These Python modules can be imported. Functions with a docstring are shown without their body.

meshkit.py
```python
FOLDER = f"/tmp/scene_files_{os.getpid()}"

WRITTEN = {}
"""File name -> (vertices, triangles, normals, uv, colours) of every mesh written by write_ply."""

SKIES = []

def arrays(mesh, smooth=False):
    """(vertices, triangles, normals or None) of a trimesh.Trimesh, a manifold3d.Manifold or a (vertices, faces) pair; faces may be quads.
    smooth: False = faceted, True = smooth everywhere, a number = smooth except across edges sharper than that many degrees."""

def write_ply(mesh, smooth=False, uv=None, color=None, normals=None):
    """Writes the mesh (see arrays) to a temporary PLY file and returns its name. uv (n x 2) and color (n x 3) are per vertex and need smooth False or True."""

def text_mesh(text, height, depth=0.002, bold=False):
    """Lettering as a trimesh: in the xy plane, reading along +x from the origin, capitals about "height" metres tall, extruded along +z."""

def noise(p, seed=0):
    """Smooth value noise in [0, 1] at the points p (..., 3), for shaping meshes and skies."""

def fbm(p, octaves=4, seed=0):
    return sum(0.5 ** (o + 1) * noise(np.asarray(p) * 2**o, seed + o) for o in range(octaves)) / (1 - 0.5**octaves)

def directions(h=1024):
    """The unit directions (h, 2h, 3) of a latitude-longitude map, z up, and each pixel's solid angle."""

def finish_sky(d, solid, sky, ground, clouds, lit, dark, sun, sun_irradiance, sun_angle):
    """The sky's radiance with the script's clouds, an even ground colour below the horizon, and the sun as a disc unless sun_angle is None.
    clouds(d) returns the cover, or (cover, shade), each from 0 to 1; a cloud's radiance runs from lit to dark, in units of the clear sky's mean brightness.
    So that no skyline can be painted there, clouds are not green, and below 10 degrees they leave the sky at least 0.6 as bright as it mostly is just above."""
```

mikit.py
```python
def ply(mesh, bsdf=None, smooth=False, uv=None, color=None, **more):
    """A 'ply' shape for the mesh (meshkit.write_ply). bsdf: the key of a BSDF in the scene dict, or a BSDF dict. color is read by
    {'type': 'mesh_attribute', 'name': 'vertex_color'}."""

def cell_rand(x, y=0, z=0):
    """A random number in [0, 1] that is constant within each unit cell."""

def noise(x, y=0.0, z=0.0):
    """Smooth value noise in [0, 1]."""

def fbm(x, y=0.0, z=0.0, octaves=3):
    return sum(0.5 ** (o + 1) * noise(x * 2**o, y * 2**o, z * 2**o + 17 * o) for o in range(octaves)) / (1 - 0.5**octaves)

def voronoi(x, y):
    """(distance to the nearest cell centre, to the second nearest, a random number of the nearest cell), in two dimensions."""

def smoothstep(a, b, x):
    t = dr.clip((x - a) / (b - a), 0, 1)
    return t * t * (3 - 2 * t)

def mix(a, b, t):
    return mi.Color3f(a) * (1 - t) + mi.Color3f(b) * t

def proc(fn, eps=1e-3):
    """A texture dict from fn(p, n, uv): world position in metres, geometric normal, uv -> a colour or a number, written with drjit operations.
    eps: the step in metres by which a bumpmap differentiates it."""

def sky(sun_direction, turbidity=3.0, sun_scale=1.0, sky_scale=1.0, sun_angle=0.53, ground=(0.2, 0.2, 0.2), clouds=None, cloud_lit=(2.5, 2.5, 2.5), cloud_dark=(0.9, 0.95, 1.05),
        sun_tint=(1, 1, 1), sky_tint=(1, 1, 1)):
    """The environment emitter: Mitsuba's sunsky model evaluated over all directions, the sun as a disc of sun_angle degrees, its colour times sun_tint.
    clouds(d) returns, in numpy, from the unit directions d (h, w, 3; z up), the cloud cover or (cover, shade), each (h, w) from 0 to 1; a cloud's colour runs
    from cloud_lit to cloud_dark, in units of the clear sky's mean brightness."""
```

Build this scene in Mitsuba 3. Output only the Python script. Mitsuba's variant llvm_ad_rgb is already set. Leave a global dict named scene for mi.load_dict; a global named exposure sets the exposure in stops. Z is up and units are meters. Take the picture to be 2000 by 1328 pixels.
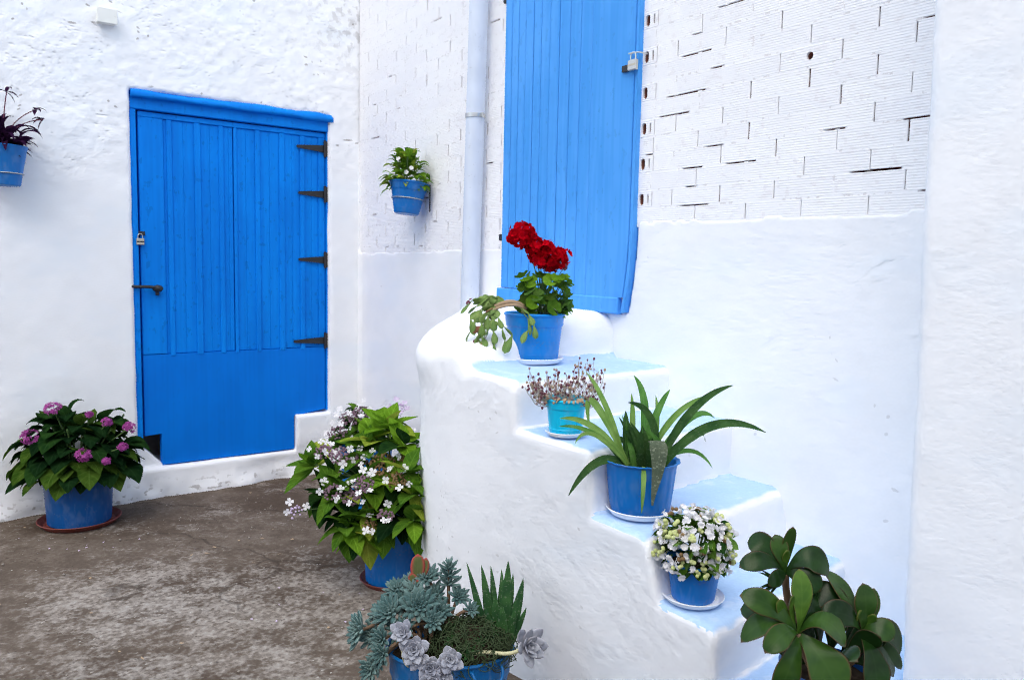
import math
import numpy as np
import trimesh
import manifold3d as m3
import drjit as dr
import mitsuba as mi
import mikit
import meshkit
from mikit import noise, fbm, voronoi, smoothstep, mix, proc
from scipy.spatial import cKDTree

# ------------------------------------------------------------------ camera, sky, exposure
T = mi.ScalarTransform4f
EYE = np.array([0.0, 0.0, 1.6])
PITCH, ROLL = math.atan(146.0 / 1530.0), math.radians(1.2)
fwd = np.array([0, math.cos(PITCH), -math.sin(PITCH)])
_r0 = np.array([1.0, 0, 0]); _u0 = np.cross(_r0, fwd)
cam_right = math.cos(ROLL) * _r0 + math.sin(ROLL) * _u0
cam_up = -math.sin(ROLL) * _r0 + math.cos(ROLL) * _u0
scene, labels = {}, {}
scene['camera'] = {'type': 'thinlens', 'fov': 2 * math.degrees(math.atan(1000 / 1530)), 'fov_axis': 'x',
                   'aperture_radius': 0.0022, 'focus_distance': 2.75, 'near_clip': 0.05, 'far_clip': 200.0,
                   'to_world': T().look_at(origin=EYE.tolist(), target=(EYE + fwd).tolist(), up=cam_up.tolist())}
scene['daylight'] = mikit.sky((-0.15, -0.58, 0.79), turbidity=3.0, sun_scale=0.13, sun_angle=45.0, ground=(0.20, 0.20, 0.205),
                              clouds=lambda d: 1.0, cloud_lit=(1.27, 1.45, 1.70), sun_tint=(0.95, 0.98, 1.06))
exposure = 3.56

rng = np.random.default_rng(7)

# ------------------------------------------------------------------ frames: u runs along the brick wall (out of the corner), v out of it; the door wall is the plane u = 0
CORNER = np.array([-1.17884, 5.98753, 0.0])
UB = np.array([0.59016, -0.80729, 0.0]); VB = np.array([-0.80729, -0.59016, 0.0])
def PB(u, v, z):
    u, v, z = np.broadcast_arrays(np.asarray(u, float), v, z)
    return CORNER + u[..., None] * UB + v[..., None] * VB + z[..., None] * np.array([0, 0, 1.0])
def to_world(V):
    return PB(V[:, 0], V[:, 1], V[:, 2])
def flip(F):
    return np.asarray(F)[:, ::-1]
def lin(r, g, b):
    return [((c / 255) / 12.92 if c < 10.3 else ((c / 255 + 0.055) / 1.055) ** 2.4) for c in (r, g, b)]

# ------------------------------------------------------------------ entries
taken = set()
def unique(name):
    if name not in taken:
        taken.add(name); return name
    k = 1
    while f'{name}_{k:03d}' in taken:
        k += 1
    taken.add(f'{name}_{k:03d}')
    return f'{name}_{k:03d}'
def thing(name, label, cat, group=None):
    key = unique(name)
    labels[key] = {'label': label, 'category': cat}
    if group: labels[key]['group'] = group
    return key
def part(parent, name, mesh, mat, smooth=True, uv=None, label=None, kind=None):
    key = unique(parent + '__' + name)
    scene[key] = mikit.ply(mesh, mat, smooth=smooth, uv=uv)
    d = {}
    if label: d['label'] = label
    if kind: d['kind'] = kind
    if d: labels[key] = d
    return key
def single(name, mesh, mat, label, cat, smooth=True, uv=None, group=None):
    key = thing(name, label, cat, group)
    scene[key] = mikit.ply(mesh, mat, smooth=smooth, uv=uv)
    return key
def struct(name, mesh, mat, label, smooth=True):
    key = unique(name)
    scene[key] = mikit.ply(mesh, mat, smooth=smooth)
    labels[key] = {'label': label, 'kind': 'structure'}
    return key

# ------------------------------------------------------------------ mesh helpers
class MB:
    def __init__(self): self.V, self.F, self.U, self.n = [], [], [], 0
    def add(self, V, F, U=None):
        V = np.asarray(V, float); F = np.asarray(F, int)
        if F.shape[1] == 4: F = np.vstack([F[:, [0, 1, 2]], F[:, [0, 2, 3]]])
        self.V.append(V); self.F.append(F + self.n); self.n += len(V)
        self.U.append(np.zeros((len(V), 2)) if U is None else np.asarray(U))
        return self
    def tm(self, t): return self.add(np.asarray(t.vertices), np.asarray(t.faces))
    def mesh(self): return np.vstack(self.V), np.vstack(self.F)
    def uv(self): return np.vstack(self.U)
def unit(v):
    v = np.asarray(v, float); return v / (np.linalg.norm(v, axis=-1, keepdims=True) + 1e-12)
def gridF(n, m, wrap=False):
    i, j = np.meshgrid(np.arange(n - 1), np.arange(m if wrap else m - 1), indexing='ij')
    j2 = (j + 1) % m
    return np.stack([i * m + j, (i + 1) * m + j, (i + 1) * m + j2, i * m + j2], -1).reshape(-1, 4)
def bezier(p0, p1, p2, n):
    t = np.linspace(0, 1, n)[:, None]
    return (1 - t) ** 2 * np.asarray(p0) + 2 * t * (1 - t) * np.asarray(p1) + t * t * np.asarray(p2)
def spline(pts, n):
    from scipy.interpolate import CubicSpline
    pts = np.asarray(pts, float)
    s = np.r_[0, np.cumsum(np.linalg.norm(np.diff(pts, axis=0), axis=1))]
    return CubicSpline(s, pts)(np.linspace(0, s[-1], n))
def tangents(P):
    return unit(np.gradient(P, axis=0))
def ribbon(P, W, side, fold=0.0, nx=2, wave=0.0, ph=0.0):
    P = np.asarray(P, float); Tn = tangents(P); n = len(P)
    side = np.broadcast_to(np.asarray(side, float), P.shape)
    S = unit(side - (side * Tn).sum(1, keepdims=True) * Tn); N = unit(np.cross(S, Tn))
    k = np.linspace(-1, 1, 2 * nx + 1); t = np.linspace(0, 1, n)
    W = np.asarray(W)
    lift = fold * np.abs(k)[None, :] * W[:, None] + wave * W[:, None] * np.abs(k)[None, :] * np.sin(ph + 9 * t)[:, None] * np.sign(k)[None, :]
    V = P[:, None] + S[:, None] * (W[:, None] * k)[..., None] + N[:, None] * lift[..., None]
    U = np.stack(np.broadcast_arrays(k[None, :] * 0.5 + 0.5, t[:, None]), -1)
    return V.reshape(-1, 3), gridF(n, len(k)), U.reshape(-1, 2)
def fleshy(P, W, side, thick, cup=0.0, m=10):
    P = np.asarray(P, float); Tn = tangents(P); n = len(P)
    side = np.broadcast_to(np.asarray(side, float), P.shape)
    S = unit(side - (side * Tn).sum(1, keepdims=True) * Tn); N = unit(np.cross(S, Tn))
    W = np.asarray(W)
    th = np.broadcast_to(thick, (n,)) * np.minimum(1, W / (W.max() * 0.35))
    a = np.arange(m) * 2 * np.pi / m
    c, s = np.cos(a), np.sin(a)
    V = P[:, None] + S[:, None] * (W[:, None] * c)[..., None] + N[:, None] * (th[:, None] * s + cup * W[:, None] * (c ** 2))[..., None]
    U = np.stack(np.broadcast_arrays(c[None, :] * 0.5 + 0.5, np.linspace(0, 1, n)[:, None]), -1)
    return V.reshape(-1, 3), gridF(n, m, True), U.reshape(-1, 2)
def tube(P, r, m=8, cap=True):
    P = np.asarray(P, float); n = len(P); Tn = tangents(P)
    ref = np.array([0, 0, 1.0]) if abs(Tn[0][2]) < 0.9 else np.array([1.0, 0, 0])
    A = unit(np.cross(Tn, ref)); B = np.cross(Tn, A)
    a = np.arange(m) * 2 * np.pi / m
    r = np.broadcast_to(np.asarray(r, float), (n,))
    V = (P[:, None] + r[:, None, None] * (np.cos(a)[None, :, None] * A[:, None] + np.sin(a)[None, :, None] * B[:, None])).reshape(-1, 3)
    F = gridF(n, m, True); F = np.vstack([F[:, [0, 1, 2]], F[:, [0, 2, 3]]])
    if cap:
        V = np.vstack([V, P[:1], P[-1:]]); k = np.arange(m)
        F = np.vstack([F, np.stack([k, (k + 1) % m, k * 0 + n * m], 1), np.stack([(k + 1) % m + (n - 1) * m, k + (n - 1) * m, k * 0 + n * m + 1], 1)])
    return V, F
def lathe(prof, n=64, rmod=None):
    prof = np.asarray(prof, float); a = np.arange(n) * 2 * np.pi / n
    R = prof[:, 0][:, None] * np.ones(n)
    if rmod is not None: R = R * rmod(a[None, :], prof[:, 1][:, None], prof[:, 0][:, None])
    V = np.stack([R * np.cos(a), R * np.sin(a), np.broadcast_to(prof[:, 1][:, None], R.shape)], -1)
    return V.reshape(-1, 3), flip(gridF(len(prof), n, True))
def at(mesh, loc, rot=None):
    V = np.asarray(mesh[0], float)
    if rot is not None: V = V @ np.asarray(rot).T
    return (V + np.asarray(loc),) + tuple(mesh[1:])
def rot_axis(axis, ang):
    return trimesh.transformations.rotation_matrix(ang, axis)[:3, :3]
def frame_to(n):
    n = unit(n); a = unit(np.cross(n, [0.31, 0.87, 0.38])); return np.stack([a, np.cross(n, a), n], 1)
def rbox(lo, hi, r=0.004):
    lo, hi = np.asarray(lo, float), np.asarray(hi, float)
    r = min(r, 0.49 * (hi - lo).min())
    a, b = lo, hi
    pts = []
    for ax in range(3):
        l, h = a + r, b - r
        l = l.copy(); h = h.copy(); l[ax] = a[ax]; h[ax] = b[ax]
        pts += [[x, y, z] for x in (l[0], h[0]) for y in (l[1], h[1]) for z in (l[2], h[2])]
    h = trimesh.convex.convex_hull(np.array(pts))
    return np.array(h.vertices), np.array(h.faces)
def uvz(mesh):                                 # a mesh in (u, v, z) put into the world
    return to_world(np.asarray(mesh[0])), flip(np.vstack([mesh[1][:, [0, 1, 2]], mesh[1][:, [0, 2, 3]]]) if np.asarray(mesh[1]).shape[1] == 4 else mesh[1])
def duz(mesh):                                 # a mesh in door-wall terms (a along the wall, w out of it, z)
    V = np.asarray(mesh[0]); return uvz((np.stack([V[:, 1], -V[:, 0], V[:, 2]], 1), flip(mesh[1])))

def surface_nets(f, lo, hi, h, newton=2):
    ax = [np.arange(l, t + h, h) for l, t in zip(lo, hi)]
    B = 6; H = B * h                                   # coarse blocks first, then only the ones near the surface
    nb = [int(math.ceil(len(x) / B)) for x in ax]
    cc = np.stack(np.meshgrid(*[l + H * np.arange(n) + 0.5 * (H - h) for l, n in zip(lo, nb)], indexing='ij'), -1)
    Dc = f(cc.reshape(-1, 3)).reshape(cc.shape[:3])
    D = np.repeat(np.repeat(np.repeat(Dc, B, 0), B, 1), B, 2)
    o = np.stack(np.meshgrid(*[np.arange(B)] * 3, indexing='ij'), -1).reshape(-1, 3)
    hot = np.argwhere(np.abs(Dc) < 1.25 * H)
    q = (hot[:, None] * B + o[None]).reshape(-1, 3)
    D[tuple(q.T)] = f(np.array(lo) + q * h)
    D = D[:len(ax[0]), :len(ax[1]), :len(ax[2])]
    s = D < 0
    nx, ny, nz = D.shape
    cell = np.zeros((nx - 1, ny - 1, nz - 1), int)
    for a in (0, 1):
        for b in (0, 1):
            for c in (0, 1): cell += s[a:nx - 1 + a, b:ny - 1 + b, c:nz - 1 + c]
    act = (cell > 0) & (cell < 8)
    idx = -np.ones(act.shape, int); idx[act] = np.arange(act.sum())
    ci = np.argwhere(act)
    acc, cnt = np.zeros((len(ci), 3)), np.zeros(len(ci))
    corners = [(a, b, c) for a in (0, 1) for b in (0, 1) for c in (0, 1)]
    for p in corners:
        for k in range(3):
            if p[k] == 0:
                q = list(p); q[k] = 1
                d0 = D[tuple((ci + p).T)]; d1 = D[tuple((ci + q).T)]
                m = (d0 < 0) != (d1 < 0)
                t = np.where(m, d0 / np.where(m, d0 - d1, 1), 0)
                pt = np.array(p, float)[None] + 0; pt = np.repeat(pt, len(ci), 0); pt[:, k] += t
                acc[m] += pt[m]; cnt[m] += 1
    V = np.array(lo) + h * (ci + acc / cnt[:, None])
    F = []
    for k in range(3):
        a, b = (k + 1) % 3, (k + 2) % 3
        sl0 = [slice(None)] * 3; sl1 = [slice(None)] * 3
        sl0[k] = slice(0, -1); sl1[k] = slice(1, None)
        e = np.argwhere(s[tuple(sl0)] != s[tuple(sl1)])
        e = e[(e[:, a] > 0) & (e[:, b] > 0) & (e[:, a] < D.shape[a] - 1) & (e[:, b] < D.shape[b] - 1)]
        inside = s[tuple(e.T)]
        def off(da, db):
            q = e.copy(); q[:, a] += da; q[:, b] += db; return idx[tuple(q.T)]
        quad = np.stack([off(-1, -1), off(0, -1), off(0, 0), off(-1, 0)], 1)
        quad[~inside] = quad[~inside][:, ::-1]
        F.append(quad)
    F = np.vstack(F); F = F[(F >= 0).all(1)]
    for _ in range(newton):
        e = h * 0.25
        d = f(V)
        g = np.stack([(f(V + e * np.eye(3)[k]) - f(V - e * np.eye(3)[k])) / (2 * e) for k in range(3)], 1)
        g2 = np.maximum((g ** 2).sum(1), 0.25)
        V = V - np.clip(d / g2, -h * 0.5, h * 0.5)[:, None] * g
    return V, np.vstack([F[:, [0, 1, 2]], F[:, [0, 2, 3]]])
def smax(a, b, k):
    h = np.clip(0.5 + 0.5 * (a - b) / k, 0, 1); return b * (1 - h) + a * h + k * h * (1 - h)
def smin(a, b, k): return -smax(-a, -b, k)
def nz2(x, y, f, octaves=3, seed=0):
    return meshkit.fbm(np.stack([x * f, y * f, np.full_like(x, 0.37 + seed)], -1), octaves, seed) - 0.5

# ------------------------------------------------------------------ materials
def mat(key, d):
    scene[key] = d; return key
def two(d): return {'type': 'twosided', 'bsdf': d}
def pr(color, rough=0.5, spec=0.5, **k):
    c = color if isinstance(color, dict) else {'type': 'rgb', 'value': list(map(float, color))}
    return {'type': 'principled', 'base_color': c, 'roughness': rough, 'specular': spec, **k}
def bump(inner, fn, scale, eps=1e-3):
    return {'type': 'bumpmap', 'arbitrary': proc(fn, eps), 'scale': scale, 'bsdf': inner}
uw = lambda p: (p.x + 1.17884) * 0.59016 - (p.y - 5.98753) * 0.80729
vw = lambda p: -(p.x + 1.17884) * 0.80729 - (p.y - 5.98753) * 0.59016

def white_plaster(key, base, tex, scale, dirt=0.0, dirt_fn=None):
    def col(p, n, uv):
        g = fbm(p.x * 7 + 3, p.y * 7, p.z * 7, 3)
        fine = noise(p.x * 140, p.y * 140, p.z * 140)
        c = mix([b * 0.98 for b in base], [min(1, b * 1.015) for b in base], smoothstep(0.25, 0.7, g)) * (0.975 + 0.03 * fine)
        wash = smoothstep(0.50, 0.72, fbm(p.x * 3.1, p.y * 3.1 + p.z * 1.3, p.z * 4.3, 4))
        c = mix(c, [base[0] * 0.93, base[1] * 0.965, base[2] * 0.995], 0.6 * wash)
        if dirt_fn is not None:
            c = mix(c, [0.33, 0.31, 0.30], dirt_fn(p))
        return c
    mat(key, two(bump({'type': 'diffuse', 'reflectance': proc(col)}, tex, scale, 1.2e-3)))

def door_tex(p, n, uv):
    rough = smoothstep(1.85, 2.45, p.z + 0.5 * noise(vw(p) * 2.2, p.z * 2.2) - 0.25)
    a = fbm(vw(p) * 34, p.z * 34, uw(p) * 34, 3)
    pits = smoothstep(0.22, 0.05, voronoi(vw(p) * 19 + 2 * noise(p.z * 9, vw(p) * 9), p.z * 24)[0]) * smoothstep(0.5, 0.75, noise(vw(p) * 11, p.z * 11 + 40))
    brushy = fbm(vw(p) * 18, p.z * 60, 3.0, 2)
    return rough * (0.9 * a - 0.8 * pits) + (1 - rough) * (0.22 * a + 0.16 * brushy)
def door_dirt(p):
    v, z = vw(p), p.z
    n1 = fbm(v * 26, z * 26, 1.0, 3)
    corner = smoothstep(0.75, 0.0, v) * smoothstep(2.75, 3.35, z)
    speck = smoothstep(0.12, 0.06, voronoi(v * 9 + 3 * noise(z * 5, v * 5), z * 13)[0]) * smoothstep(0.62, 0.74, noise(v * 6 + 9, z * 6)) * smoothstep(2.0, 2.5, z)
    low = smoothstep(0.62, 0.74, fbm(v * 30, z * 44, 5.0, 3)) * smoothstep(0.16, 0.02, z)
    return dr.clip(corner * smoothstep(0.50, 0.70, n1) * 0.42 + speck * 0.8 + low * 0.7, 0, 1)
white_plaster('door_wall_plaster', [0.825, 0.842, 0.872], door_tex, 0.0050, dirt_fn=door_dirt)

def base_dirt(p):
    u, z = uw(p), p.z
    speck = smoothstep(0.07, 0.04, voronoi(u * 8 + 2 * noise(z * 6, u * 6), z * 9)[0]) * smoothstep(0.80, 0.86, noise(u * 5 + 9, z * 5))
    return dr.clip(0.30 * speck, 0, 1)
def stair_dirt(p):
    u, v, z = uw(p), vw(p), p.z
    return smoothstep(0.10, 0.05, voronoi(u * 13 + v * 7 + 2 * noise(z * 9, u * 9), z * 15 - v * 5)[0]) * smoothstep(0.76, 0.84, noise(u * 7 + 9, z * 7, v * 7)) * 0.35
def smooth_tex(p, n, uv):
    sc = smoothstep(0.62, 0.70, fbm(uw(p) * 6 + p.z * 9, p.z * 42 - uw(p) * 30, 1.0, 3)) * smoothstep(0.5, 0.65, noise(uw(p) * 3, p.z * 3))
    return 0.5 * fbm(uw(p) * 22, p.z * 30, vw(p) * 22, 3) - 0.35 * sc + 0.25 * noise(uw(p) * 120, p.z * 120, vw(p) * 120)
white_plaster('smooth_plaster', [0.84, 0.852, 0.872], smooth_tex, 0.0050, dirt_fn=base_dirt)
def pier_tex(p, n, uv):
    return 0.8 * fbm(uw(p) * 105 + p.z * 30, p.z * 105 - uw(p) * 30, vw(p) * 75, 3) + 0.2 * fbm(uw(p) * 30, p.z * 30, 2.0, 2)
white_plaster('pier_plaster', [0.835, 0.848, 0.875], pier_tex, 0.0018)
def stair_tex(p, n, uv):
    low = smoothstep(1.05, 0.7, p.z)
    q = p.z * 0.83 + uw(p) * 0.55; w = uw(p) * 0.83 - p.z * 0.55
    trowel = fbm(w * 12 + 2.0 * noise(q * 4, w * 3), q * 42, vw(p) * 12, 3)
    return 0.5 * fbm(uw(p) * 80, p.z * 80, vw(p) * 80, 3) + low * 0.5 * trowel
white_plaster('stair_plaster', [0.825, 0.842, 0.875], stair_tex, 0.0042, dirt_fn=stair_dirt)

TREADS = [(1.173, 2.81, 3.175, 2.87, 3.22), (0.99, 3.175, 3.525, 3.24, 3.63), (0.768, 3.52, 3.765, 3.60, 3.885), (0.573, 3.83, 4.045, 3.892, 4.155), (0.385, 4.05, 4.40, 4.16, 4.50), (0.19, 4.40, 4.75, 4.50, 4.85)]
def tread_col(p, n, uv):
    u, v = uw(p), vw(p)
    wob = 0.055 * (fbm(u * 15, v * 15, p.z * 15, 3) - 0.5)
    inside = mi.Float(0)
    for z, b0, f0, b1, f1 in TREADS:
        t = v / 0.87
        back, front = b0 + (b1 - b0) * t, f0 + (f1 - f0) * t
        d = dr.minimum(dr.minimum(u - back + 0.002, front - 0.012 - u), 0.845 - v)
        k = smoothstep(-0.008, 0.010, d + wob * 0.5) * smoothstep(0.05, 0.035, dr.abs(p.z - z))
        inside = dr.maximum(inside, k)
    worn = smoothstep(0.60, 0.70, fbm(u * 21, v * 21, 4.0, 4)) * 0.22
    g = noise(u * 160, v * 160)
    paint = mix([0.395, 0.575, 0.83], [0.46, 0.625, 0.865], fbm(u * 9, v * 9, 1.0, 3)) * (0.95 + 0.07 * g)
    return mix([0.85, 0.85, 0.865], mix(paint, [0.72, 0.78, 0.88], worn), inside)
mat('tread_paint', two(bump({'type': 'diffuse', 'reflectance': proc(tread_col)}, stair_tex, 0.003)))

def brick_tex(p, n, uv):
    return fbm(uw(p) * 70, p.z * 90, 1.0, 3)
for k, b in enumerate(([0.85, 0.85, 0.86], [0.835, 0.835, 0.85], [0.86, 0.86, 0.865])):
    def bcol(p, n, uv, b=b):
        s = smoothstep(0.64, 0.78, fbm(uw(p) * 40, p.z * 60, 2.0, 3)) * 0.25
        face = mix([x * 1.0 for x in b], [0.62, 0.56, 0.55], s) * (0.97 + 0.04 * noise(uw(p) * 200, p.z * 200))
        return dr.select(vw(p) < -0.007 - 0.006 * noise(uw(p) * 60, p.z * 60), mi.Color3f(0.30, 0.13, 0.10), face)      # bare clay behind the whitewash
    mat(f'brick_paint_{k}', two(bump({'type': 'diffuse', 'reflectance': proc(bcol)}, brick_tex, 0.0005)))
def mcol(p, n, uv):
    return mix([0.84, 0.84, 0.85], [0.52, 0.48, 0.47], smoothstep(0.6, 0.72, fbm(uw(p) * 60, p.z * 60, 1.0, 3)) * 0.5)
mat('mortar_white', two({'type': 'diffuse', 'reflectance': proc(mcol)}))
mat('clay', two({'type': 'diffuse', 'reflectance': {'type': 'rgb', 'value': [0.30, 0.12, 0.09]}}))

def wood_paint(key, c0, c1, rough, scale=0.0016, chips=0.35):
    def col(p, n, uv):
        s = uw(p) - vw(p)
        g = fbm(s * 60, p.z * 2.2, 1.0, 3)
        b = fbm(s * 5, p.z * 3, 2.0, 3)
        c = mix(c0, c1, 0.35 * smoothstep(0.3, 0.7, g) + 0.5 * smoothstep(0.3, 0.7, b))
        ch = smoothstep(0.70, 0.78, fbm(s * 55, p.z * 24, 3.0, 3)) * chips
        return mix(c, [x * 0.45 for x in c0], ch)
    def tex(p, n, uv):
        s = uw(p) - vw(p)
        return fbm(s * 150, p.z * 5, 1.0, 3) + 0.5 * fbm(s * 26, p.z * 14, 5.0, 2)
    mat(key, two(bump(pr(proc(col), rough, 0.12), tex, scale)))
wood_paint('door_paint', [0.0, 0.165, 0.64], [0.0, 0.215, 0.76], 0.6, 0.0010, 0.30)
wood_paint('door_paint_plain', [0.0, 0.148, 0.62], [0.0, 0.172, 0.69], 0.58, 0.0005, 0.05)
wood_paint('shutter_paint', [0.055, 0.285, 0.72], [0.095, 0.355, 0.82], 0.55, 0.0010, 0.16)
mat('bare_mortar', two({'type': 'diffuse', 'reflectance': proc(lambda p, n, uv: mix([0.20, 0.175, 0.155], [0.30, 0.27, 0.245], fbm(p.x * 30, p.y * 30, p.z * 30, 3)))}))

def plastic(key, c, rough=0.36, dust=0.10):
    def col(p, n, uv):
        d = smoothstep(0.5, 0.8, fbm(p.x * 30, p.y * 30, p.z * 14, 3)) * dust
        drip = smoothstep(0.60, 0.74, fbm(p.x * 70 + p.y * 40, p.y * 60, p.z * 9, 3)) * dust * 0.7
        sp = smoothstep(0.30, 0.18, voronoi((p.x + 0.7 * p.y) * 70, p.z * 70)[0]) * smoothstep(0.7, 0.8, noise(p.x * 30, p.y * 30, p.z * 30)) * dust * 2.0
        return mix(mix(mix([x * 0.9 for x in c], c, noise(p.x * 12, p.y * 12, p.z * 12)), [0.35, 0.42, 0.5], dr.maximum(d, drip)), [0.20, 0.17, 0.14], sp)
    mat(key, two(bump(pr(proc(col), rough, 0.38), lambda p, n, uv: fbm(p.x * 90, p.y * 90, p.z * 60, 2), 0.0004)))
plastic('pot_blue', [0.001, 0.136, 0.46]); plastic('pot_blue_bright', [0.002, 0.195, 0.60]); plastic('pot_turquoise', [0.002, 0.50, 0.78], 0.32)
plastic('pot_blue_shaded', [0.001, 0.073, 0.27], 0.42); plastic('pot_blue_pale', [0.004, 0.145, 0.46], 0.45)  # the darkest pot blue has dim light put into its colour
plastic('saucer_white', [0.78, 0.80, 0.84], 0.35, 0.05)
plastic('saucer_terracotta', [0.17, 0.035, 0.028], 0.55, 0.06)
plastic('tub_blue', [0.002, 0.115, 0.34], 0.4, 0.16)
plastic('pipe_grey', [0.60, 0.66, 0.76], 0.4, 0.08)
plastic('box_white', [0.74, 0.75, 0.72], 0.5, 0.1)
mat('iron', two(pr([0.012, 0.012, 0.014], 0.5, 0.5)))
mat('steel', two(pr([0.62, 0.62, 0.60], 0.32, 0.5, metallic=1.0)))
mat('brass', two(pr([0.56, 0.50, 0.40], 0.38, 0.5, metallic=0.9)))
mat('wire', two(pr([0.50, 0.53, 0.55], 0.45, 0.5, metallic=0.9)))
mat('soil', two({'type': 'diffuse', 'reflectance': proc(lambda p, n, uv: mix([0.02, 0.014, 0.01], [0.07, 0.05, 0.035], fbm(p.x * 80, p.y * 80, p.z * 80, 3)))}))

def leafmat(key, c0, c1, vein=0.35, rough=0.42, diff=0.35, edge=None, spots=0.0, thin=True, ew=0.86):
    def col(p, n, uv):
        k = dr.abs(uv.x - 0.5) * 2
        g = fbm(p.x * 24, p.y * 24, p.z * 24, 3)
        c = mix(c0, c1, smoothstep(0.25, 0.75, g))
        mid = smoothstep(0.10, 0.02, k)
        side = smoothstep(0.80, 0.97, dr.sin((uv.y * 34 - k * 9)) * 0.5 + 0.5) * smoothstep(0.05, 0.2, k)
        c = mix(c, [min(1, x * 1.9 + 0.02) for x in c1], vein * dr.maximum(mid, 0.5 * side))
        if edge is not None:
            c = mix(c, edge, 0.85 * smoothstep(ew, 0.98, dr.maximum(k, smoothstep(0.8, 1.0, uv.y) * 0.98)))
        if spots:
            s = smoothstep(0.62, 0.72, fbm(p.x * 160, p.y * 160, p.z * 160, 2)) * spots
            c = mix(c, [0.30, 0.33, 0.25], s)
        return c
    b = pr(proc(col), rough, 0.5)
    if thin:
        b = {'type': 'principledthin', 'base_color': proc(col), 'roughness': rough, 'diff_trans': 2 * diff, 'eta': 1.45}
        mat(key, b)
    else:
        b['specular'] = 0.18
        mat(key, two(b))
    return key
leafmat('leaf_dark', [0.0045, 0.018, 0.006], [0.0105, 0.0345, 0.009], 0.3)
leafmat('leaf_dark_b', [0.008, 0.0304, 0.008], [0.02, 0.0576, 0.0112], 0.35)
leafmat('leaf_olive', [0.0298, 0.0723, 0.0085], [0.0638, 0.119, 0.017], 0.35)
leafmat('leaf_mid', [0.0452, 0.1218, 0.0133], [0.0969, 0.1987, 0.019], 0.4)
leafmat('leaf_bright', [0.1026, 0.228, 0.0125], [0.1667, 0.3192, 0.0262], 0.4)
leafmat('leaf_yellow', [0.20, 0.30, 0.03], [0.32, 0.38, 0.05], 0.3)
leafmat('leaf_purple', [0.016, 0.006, 0.022], [0.035, 0.010, 0.042], 0.3)
leafmat('leaf_geranium', [0.0585, 0.1404, 0.027], [0.1287, 0.2376, 0.045], 0.3, edge=[0.12, 0.24, 0.05])
leafmat('strap_dark', [0.0275, 0.0766, 0.0239], [0.0551, 0.1224, 0.0344], 0.12, 0.38, spots=0.12)
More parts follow.
